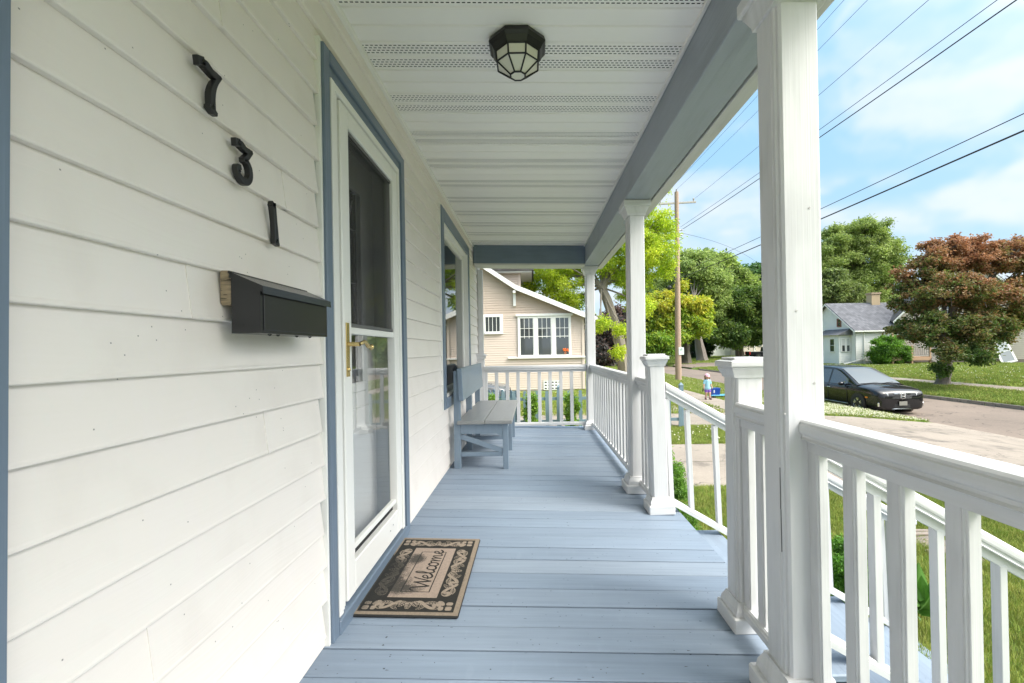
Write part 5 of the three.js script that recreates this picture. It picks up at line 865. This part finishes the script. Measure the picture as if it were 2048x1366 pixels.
function minivan(label, pos, turn, body) {
  const t = thing('minivan', label, 'minivan', pos); t.rotation.y = turn;
  // z, half width, bottom, side shoulder, top
  const st = [[-2.60, 0.78, 0.36, 0.86, 0.90], [-2.55, 0.90, 0.28, 0.95, 1.00], [-2.3, 0.97, 0.22, 1.0, 1.05], [-1.0, 1.0, 0.18, 1.0, 1.05], [0.4, 1.0, 0.18, 0.99, 1.05], [1.2, 0.995, 0.18, 1.0, 1.10], [1.6, 0.985, 0.18, 0.985, 1.085], [2.0, 0.97, 0.18, 0.955, 1.04], [2.25, 0.94, 0.18, 0.915, 0.99], [2.42, 0.90, 0.18, 0.87, 0.935], [2.52, 0.84, 0.19, 0.82, 0.88], [2.57, 0.75, 0.21, 0.755, 0.81], [2.585, 0.62, 0.25, 0.64, 0.68]];
  const half = ([z, w, b, s, y]) => [[0, b, z], [w * 0.75, b, z], [w * 0.93, b + 0.05, z], [w * 0.99, b + 0.17, z], [w * 0.985, b + (s - b) * 0.55, z], [w, b + (s - b) * 0.78, z], [w * 0.975, s - 0.04, z], [w * 0.93, s + 0.012, z], [w * 0.80, s + (y - s) * 0.55, z], [w * 0.45, y - 0.008, z], [0, y, z]];
  const rings = st.map((s) => full(half(s))), cap = (r) => { const m = r.map((p) => [p[0] * 0.2, 0.3 + (p[1] - 0.3) * 0.4 + 0.1, p[2]]); return m; };
  part('body', loft([cap(rings[0]), ...rings, cap(rings.at(-1))]), body, t);
  const HW = (y) => 0.935 - 0.25 * clamp((y - 1.0) / 0.74), gh = [[-2.52, 1.06], [-2.46, 1.42], [-2.34, 1.63], [-2.05, 1.70], [-1.3, 1.735], [-0.5, 1.735], [0.0, 1.70], [0.35, 1.62], [0.7, 1.465], [1.05, 1.30], [1.35, 1.15], [1.52, 1.06]];
  const ghalf = ([z, y]) => { const c = Math.min(0.07, (y - 1.0) * 0.4), m = (1.0 + y - c) / 2; return [[HW(0.9), 0.90, z], [HW(1.0), 1.0, z], [HW(m), m, z], [HW(y - c), y - c, z], [HW(y) - 0.045, y - c * 0.25, z], [HW(y) * 0.55, y + 0.012, z], [0, y + 0.018, z]]; };
  part('cabin', loft(gh.map((s) => { const h = ghalf(s); return [...h.map(([x, y, z]) => [-x, y, z]), ...h.slice(0, -1).reverse()]; })), body, t);
  const yTop = (z) => { for (let i = 0; i + 1 < gh.length; i++) if (z <= gh[i + 1][0]) { const f = (z - gh[i][0]) / (gh[i + 1][0] - gh[i][0]); return gh[i][1] + (gh[i + 1][1] - gh[i][1]) * f; } return 1.06; };
  const wz = range(0.22, 1.46, 0.124), ws = wz.map((z) => range(-1, 1, 0.2).map((f) => { const y = yTop(z), h = HW(y) * 0.9 * f, dr = Math.abs(f) > 0.55 ? (Math.abs(f) - 0.55) / 0.45 * 0.016 : 0; return [h, y + 0.026 - dr * (Math.abs(f) > 0.9 ? 1.4 : 1), z + 0.012]; }));
  part('windscreen', loft(ws), screenGlass, t);
  for (const s of [-1, 1]) {
    for (const [z0, z1, n] of [[0.98, -0.12, 1], [-0.22, -1.22, 0], [-1.32, -2.2, 0]]) {
      const cols = range(Math.min(z0, z1), Math.max(z0, z1), 0.11).map((z) => { const hi = Math.max(1.04, Math.min(yTop(z) - 0.10, 1.60)); return range(0, 1, 0.25).map((f) => { const y = 1.03 + (hi - 1.03) * f; return [s * (HW(y) + 0.006), y, z]; }); });
      part('side_window', loft(cols), carGlass, t);
    }
    part('mirror', [(() => { const g = new THREE.SphereGeometry(0.11, 14, 10); g.scale(1.15, 0.72, 0.75); return move(g, s * 1.08, 1.06, 0.82); })(), bar(new THREE.Vector3(s * 0.92, 1.01, 0.85), new THREE.Vector3(s * 1.02, 1.04, 0.83), 0.05, 0.04)], body, t);
    for (const z of [1.02, -0.17, -1.27]) part('door_seam', bar(new THREE.Vector3(s * 0.995, 0.30, z), new THREE.Vector3(s * 0.988, 0.98, z), 0.014, 0.02), trimBlack, t);
    part('door_handle', move(cbox(0.03, 0.035, 0.2, 0.01), s * 1.0, 0.86, -0.1), chrome, t); part('sill_trim', move(cbox(0.02, 0.03, 2.3, 0.005), s * 0.985, 0.27, -0.05), chrome, t);
    const hl = [0, 1, 2, 3, 4].map((i) => { const f = i / 4, x = 0.52 + 0.36 * f, z = 2.545 - 0.40 * f * f * 1.05 - 0.02, y = 0.765 + 0.085 * f; return [[s * x, y - 0.07 + 0.05 * f, z + 0.055], [s * x, y, z + 0.062], [s * x, y + 0.055 - 0.012 * f, z + 0.035]]; });
    part('headlight', loft(hl), lampMat, t); part('marker_lamp', move(cbox(0.02, 0.06, 0.13, 0.008), s * 0.962, 0.62, 2.06), mat([0.75, 0.20, 0.01], 0.3), t);
    part('fog_lamp', [move(cbox(0.13, 0.16, 0.05, 0.02), s * 0.80, 0.38, 2.505)], chrome, t);
    part('wheel_arch', [cyl(new THREE.Vector3(s * 0.6, 0.37, 1.62), new THREE.Vector3(s * 0.993, 0.37, 1.62), 0.395, 0.395, 28), cyl(new THREE.Vector3(s * 0.6, 0.37, -1.40), new THREE.Vector3(s * 1.001, 0.37, -1.40), 0.395, 0.395, 28)], trimBlack, t);
    wheel(t, s * 0.90, 1.62, 0.35); wheel(t, s * 0.905, -1.40, 0.35);
  }
  const arc = (y, z0, w, h, n, m) => part(n, loft(range(-1, 1, 0.2).map((f) => [[f * w, y - h / 2, z0 - 0.085 * f * f + 0.004], [f * w, y + h / 2, z0 - 0.085 * f * f]])), m, t);
  arc(0.69, 2.60, 0.60, 0.17, 'grille', trimBlack); for (const y of [0.63, 0.67, 0.715]) arc(y, 2.615, 0.58, 0.014, 'grille_bar', mat([0.06, 0.06, 0.062], 0.3)); arc(0.795, 2.588, 0.62, 0.035, 'chrome_bar', chrome); arc(0.34, 2.60, 0.66, 0.13, 'lower_intake', trimBlack); arc(0.235, 2.595, 0.72, 0.03, 'bumper_trim', chrome);
  part('emblem', [bar(new THREE.Vector3(-0.062, 0.635, 2.63), new THREE.Vector3(-0.045, 0.765, 2.625), 0.022, 0.02), bar(new THREE.Vector3(0.062, 0.635, 2.63), new THREE.Vector3(0.045, 0.765, 2.625), 0.022, 0.02), move(cbox(0.09, 0.022, 0.02), 0, 0.693, 2.63), ...[[-0.095, 0.085], [0.095, 0.085]].map(([x]) => bar(new THREE.Vector3(x * 0.9, 0.62, 2.62), new THREE.Vector3(x, 0.78, 2.615), 0.012, 0.014)), move(cbox(0.18, 0.012, 0.014), 0, 0.787, 2.615), move(cbox(0.16, 0.012, 0.014), 0, 0.615, 2.62)], chrome, t);
  part('licence_plate', move(cbox(0.30, 0.15, 0.015, 0.004), 0, 0.43, 2.625), mat([0.24, 0.23, 0.20], 0.5), t);
  part('wiper', [bar(new THREE.Vector3(-0.62, 1.10, 1.49), new THREE.Vector3(-0.02, 1.14, 1.43), 0.018, 0.014), bar(new THREE.Vector3(0.0, 1.10, 1.51), new THREE.Vector3(0.58, 1.145, 1.42), 0.018, 0.014)], trimBlack, t);
  return t;
}
minivan('shiny black minivan parked at the kerb facing the viewer', [13.77, groundY(14) + 0.012, -19.6], 0, paint);
{
  const p2 = paint.clone(); p2.color.setRGB(0.10, 0.105, 0.11);
  const c = minivan('dark grey car parked on the drive behind the bench and far railing', [-3.35, groundY(0) + 0.02, -15.5], Math.PI / 2, p2); c.name = numbered('grey_car'); c.userData.category = 'car';
  const t = thing('pickup_truck', 'black pickup truck parked before the cream house', 'pickup truck', [at(1533, 715, 70).x, groundY(36) - 0.05, -70]); t.rotation.y = Math.PI / 2;
  part('bed', [move(cbox(1.9, 0.62, 2.3, 0.05), 0, 0.85, -1.65), move(cbox(1.8, 0.3, 5.6, 0.05), 0, 0.5, 0)], paint, t);
  part('cab', loft([[-0.55, 0.98, 1.10], [-0.45, 0.8, 1.86], [0.7, 0.78, 1.88], [1.35, 0.92, 1.15]].map(([z, w, y]) => [[-0.96, 0.5, z], [-0.95, 1.1, z], [-w, y, z], [w, y, z], [0.95, 1.1, z], [0.96, 0.5, z]])), paint, t);
  part('hood', move(cbox(1.9, 0.62, 1.6, 0.08), 0, 0.85, 2.05), paint, t); part('rear_window', move(cbox(1.4, 0.48, 0.03), 0, 1.47, -0.53), carGlass, t);
  for (const s of [-1, 1]) { part('side_window', move(cbox(0.03, 0.42, 1.0), s * 0.88, 1.45, 0.12), carGlass, t); part('tail_light', move(cbox(0.08, 0.42, 0.16), s * 0.93, 0.92, -2.76), mat([0.55, 0.02, 0.015], 0.3), t); wheel(t, s * 0.86, -1.5, 0.40, 0.26); wheel(t, s * 0.86, 1.75, 0.40, 0.26); part('wheel_arch', cyl(new THREE.Vector3(s * 0.6, 0.42, -1.5), new THREE.Vector3(s * 0.956, 0.42, -1.5), 0.47, 0.47, 20), trimBlack, t); }
  part('bumper', move(cbox(1.9, 0.18, 0.12, 0.02), 0, 0.52, -2.86), chrome, t);
  t.rotation.y = Math.PI / 2 - 0.1;
}

// ================================================================ the child on the sidewalk, with a push toy
function blobs(bones, box3, N, k = 0.02) { // one continuous skin over tapered capsules, smoothly joined
  const mc = new MarchingCubes(N, undefined, false, false, 60000), c = box3[0], s = box3[1], p = new THREE.Vector3(), a = new THREE.Vector3(), b = new THREE.Vector3(); mc.isolation = 0;
  for (let z = 0; z < N; z++) for (let y = 0; y < N; y++) for (let x = 0; x < N; x++) {
    p.set((x - N / 2) / (N / 2), (y - N / 2) / (N / 2), (z - N / 2) / (N / 2)).multiplyScalar(s).add(c); let acc = 0, near = 1e9; const ds = [];
    for (const [q, r, r0, r1] of bones) { a.copy(p).sub(q); b.copy(r).sub(q); const l = b.lengthSq(), h = l ? clamp(a.dot(b) / l) : 0; ds.push(a.addScaledVector(b, -h).length() - (r0 + (r1 - r0) * h)); near = Math.min(near, ds.at(-1)); }
    for (const d of ds) acc += Math.exp(-(d - near) / k); mc.field[x + y * N + z * N * N] = -(near - k * Math.log(acc));
  }
  mc.update(); const g = new THREE.BufferGeometry(), n = mc.count; g.setAttribute('position', new THREE.BufferAttribute(mc.positionArray.slice(0, n * 3), 3)); g.setAttribute('normal', new THREE.BufferAttribute(mc.normalArray.slice(0, n * 3), 3));
  g.scale(s, s, s); g.translate(c.x, c.y, c.z); return g;
}
{
  const g0 = at(1415, 797, 18.3), t = thing('person', 'small child in pink cap, pale blue shirt and purple shorts walking on the sidewalk', 'person', [g0.x, groundY(7) + 0.012, g0.z]), v = (x, y, z) => new THREE.Vector3(x, y, z), skin = mat([0.56, 0.34, 0.25], 0.6);
  const body = [
    [v(0, 0.50, 0), v(0, 0.74, 0.0), 0.085, 0.075], [v(-0.07, 0.745, 0), v(0.07, 0.745, 0), 0.042, 0.042], [v(0, 0.76, 0.005), v(0, 0.82, 0.01), 0.036, 0.034],
    [v(0, 0.90, 0.01), v(0, 0.93, 0.0), 0.078, 0.080], [v(0, 0.865, 0.03), v(0, 0.88, 0.03), 0.052, 0.058], [v(0, 0.885, 0.085), v(0, 0.895, 0.08), 0.011, 0.010], [v(-0.078, 0.89, 0), v(-0.08, 0.90, 0), 0.013, 0.013], [v(0.078, 0.89, 0), v(0.08, 0.90, 0), 0.013, 0.013],
    [v(-0.10, 0.735, 0), v(-0.145, 0.60, 0.02), 0.036, 0.030], [v(-0.145, 0.60, 0.02), v(-0.165, 0.49, 0.06), 0.029, 0.022], [v(0.10, 0.735, 0), v(0.15, 0.60, -0.01), 0.036, 0.030], [v(0.15, 0.60, -0.01), v(0.175, 0.49, 0.03), 0.029, 0.022],
    [v(-0.045, 0.47, 0), v(-0.06, 0.27, 0.03), 0.062, 0.044], [v(-0.06, 0.27, 0.03), v(-0.07, 0.07, -0.01), 0.042, 0.028], [v(0.045, 0.47, 0), v(0.065, 0.27, 0.05), 0.062, 0.044], [v(0.065, 0.27, 0.05), v(0.08, 0.07, 0.06), 0.042, 0.028]];
  part('body', blobs(body, [v(0, 0.52, 0), 0.56], 84, 0.010), skin, t);
  for (const s of [-1, 1]) { const w = s < 0 ? v(-0.165, 0.49, 0.06) : v(0.175, 0.49, 0.03), f = [[w, w.clone().add(v(s * 0.004, -0.04, 0.006)), 0.019, 0.020]]; for (let i = 0; i < 4; i++) f.push([w.clone().add(v(s * 0.004, -0.04, -0.012 + i * 0.009)), w.clone().add(v(s * 0.004 - s * 0.01, -0.072 + Math.abs(i - 1.5) * 0.005, -0.014 + i * 0.0105)), 0.0065, 0.0052]); f.push([w.clone().add(v(-s * 0.004, -0.018, 0.014)), w.clone().add(v(-s * 0.012, -0.045, 0.030)), 0.0075, 0.006]); part('hand', blobs(f, [w.clone().add(v(0, -0.03, 0.005)), 0.06], 40, 0.003), skin, t); }
  part('shirt', blobs([[v(0, 0.47, 0), v(0, 0.72, 0), 0.112, 0.092], [v(-0.08, 0.745, 0), v(0.08, 0.745, 0), 0.050, 0.050], [v(-0.095, 0.735, 0), v(-0.132, 0.65, 0.012), 0.048, 0.046], [v(0.095, 0.735, 0), v(0.135, 0.65, -0.005), 0.048, 0.046], [v(-0.05, 0.44, 0), v(0.05, 0.44, 0), 0.085, 0.085]], [v(0, 0.60, 0), 0.28], 52, 0.012), mat([0.30, 0.55, 0.66], 0.8), t);
  part('shorts', blobs([[v(-0.04, 0.44, 0), v(-0.056, 0.33, 0.02), 0.086, 0.068], [v(0.04, 0.44, 0), v(0.058, 0.33, 0.035), 0.086, 0.068]], [v(0, 0.40, 0), 0.2], 40, 0.008), mat([0.20, 0.09, 0.42], 0.8), t);
  part('hair', blobs([[v(0, 0.93, -0.02), v(0, 0.94, -0.02), 0.088, 0.088], [v(-0.082, 0.92, -0.01), v(-0.088, 0.80, 0.0), 0.034, 0.024], [v(0.082, 0.92, -0.01), v(0.088, 0.80, 0.0), 0.034, 0.024], [v(0, 0.90, -0.07), v(0, 0.80, -0.06), 0.05, 0.04]], [v(0, 0.90, 0), 0.17], 44, 0.010), mat([0.20, 0.10, 0.05], 0.7), t);
  part('cap', [(() => { const g = new THREE.SphereGeometry(0.098, 20, 10, 0, 6.2832, 0, 1.45); g.scale(1, 0.85, 1.08); return move(g, 0, 0.955, -0.005); })(), (() => { const g = new THREE.CylinderGeometry(0.098, 0.105, 0.012, 20, 1, false, -1.2, 2.4); g.scale(0.9, 1, 1.45); g.rotateX(0.2); return move(g, 0, 0.957, 0.028); })()], mat([0.80, 0.42, 0.50], 0.8), t);
  const eye = mat([0.03, 0.02, 0.02], 0.3); for (const s of [-1, 1]) part('eye', move(new THREE.SphereGeometry(0.010, 10, 8), s * 0.028, 0.905, 0.074), eye, t); part('mouth', move((() => { const g = new THREE.SphereGeometry(0.014, 10, 6); g.scale(1.2, 0.4, 0.5); return g; })(), 0, 0.853, 0.083), mat([0.42, 0.14, 0.13], 0.5), t);
  for (const s of [-1, 1]) { const f = s < 0 ? v(-0.07, 0.05, -0.01) : v(0.08, 0.05, 0.06); part('shoe', blobs([[f.clone().add(v(0, 0, -0.02)), f.clone().add(v(s * 0.012, -0.012, 0.075)), 0.036, 0.032], [f.clone().add(v(0, -0.02, -0.02)), f.clone().add(v(s * 0.012, -0.022, 0.08)), 0.028, 0.026]], [f.clone().add(v(0, 0, 0.03)), 0.11], 30, 0.006), mat([0.16, 0.08, 0.09], 0.7), t); }
  const c = thing('toy_cart', 'blue bucket seat toy on a teal base on the sidewalk beside the child', 'toy', [at(1430, 790, 19.2).x, groundY(7.5) + 0.012, -19.2]);
  part('bucket', [frustum(0.30, 0.36, 0.12, 0.40, 0.24, 0.30)], mat([0.012, 0.06, 0.33], 0.4), c); part('base', [move(cbox(0.72, 0.05, 0.34, 0.015), 0.14, 0.095, 0), move(cbox(0.10, 0.14, 0.34, 0.015), 0.47, 0.07, 0)], mat([0.08, 0.35, 0.50], 0.4), c);
  part('label', move(cbox(0.045, 0.12, 0.006), -0.09, 0.26, 0.142), M.white, c); for (const [x, z] of [[-0.14, 0.17], [-0.14, -0.17], [0.36, 0.17], [0.36, -0.17]]) part('wheel', cyl(v(x, 0.045, z - 0.02), v(x, 0.045, z + 0.02), 0.045, 0.045, 12), trimBlack, c);
  tag(part('push_handle', cyl(at(1405, 783, 18.6), at(1409, 769, 18.6), 0.025, 0.02, 8), trimBlack, scene), 'black stick held low at the side of the child', 'stick');
}

renderer.render(scene, camera);
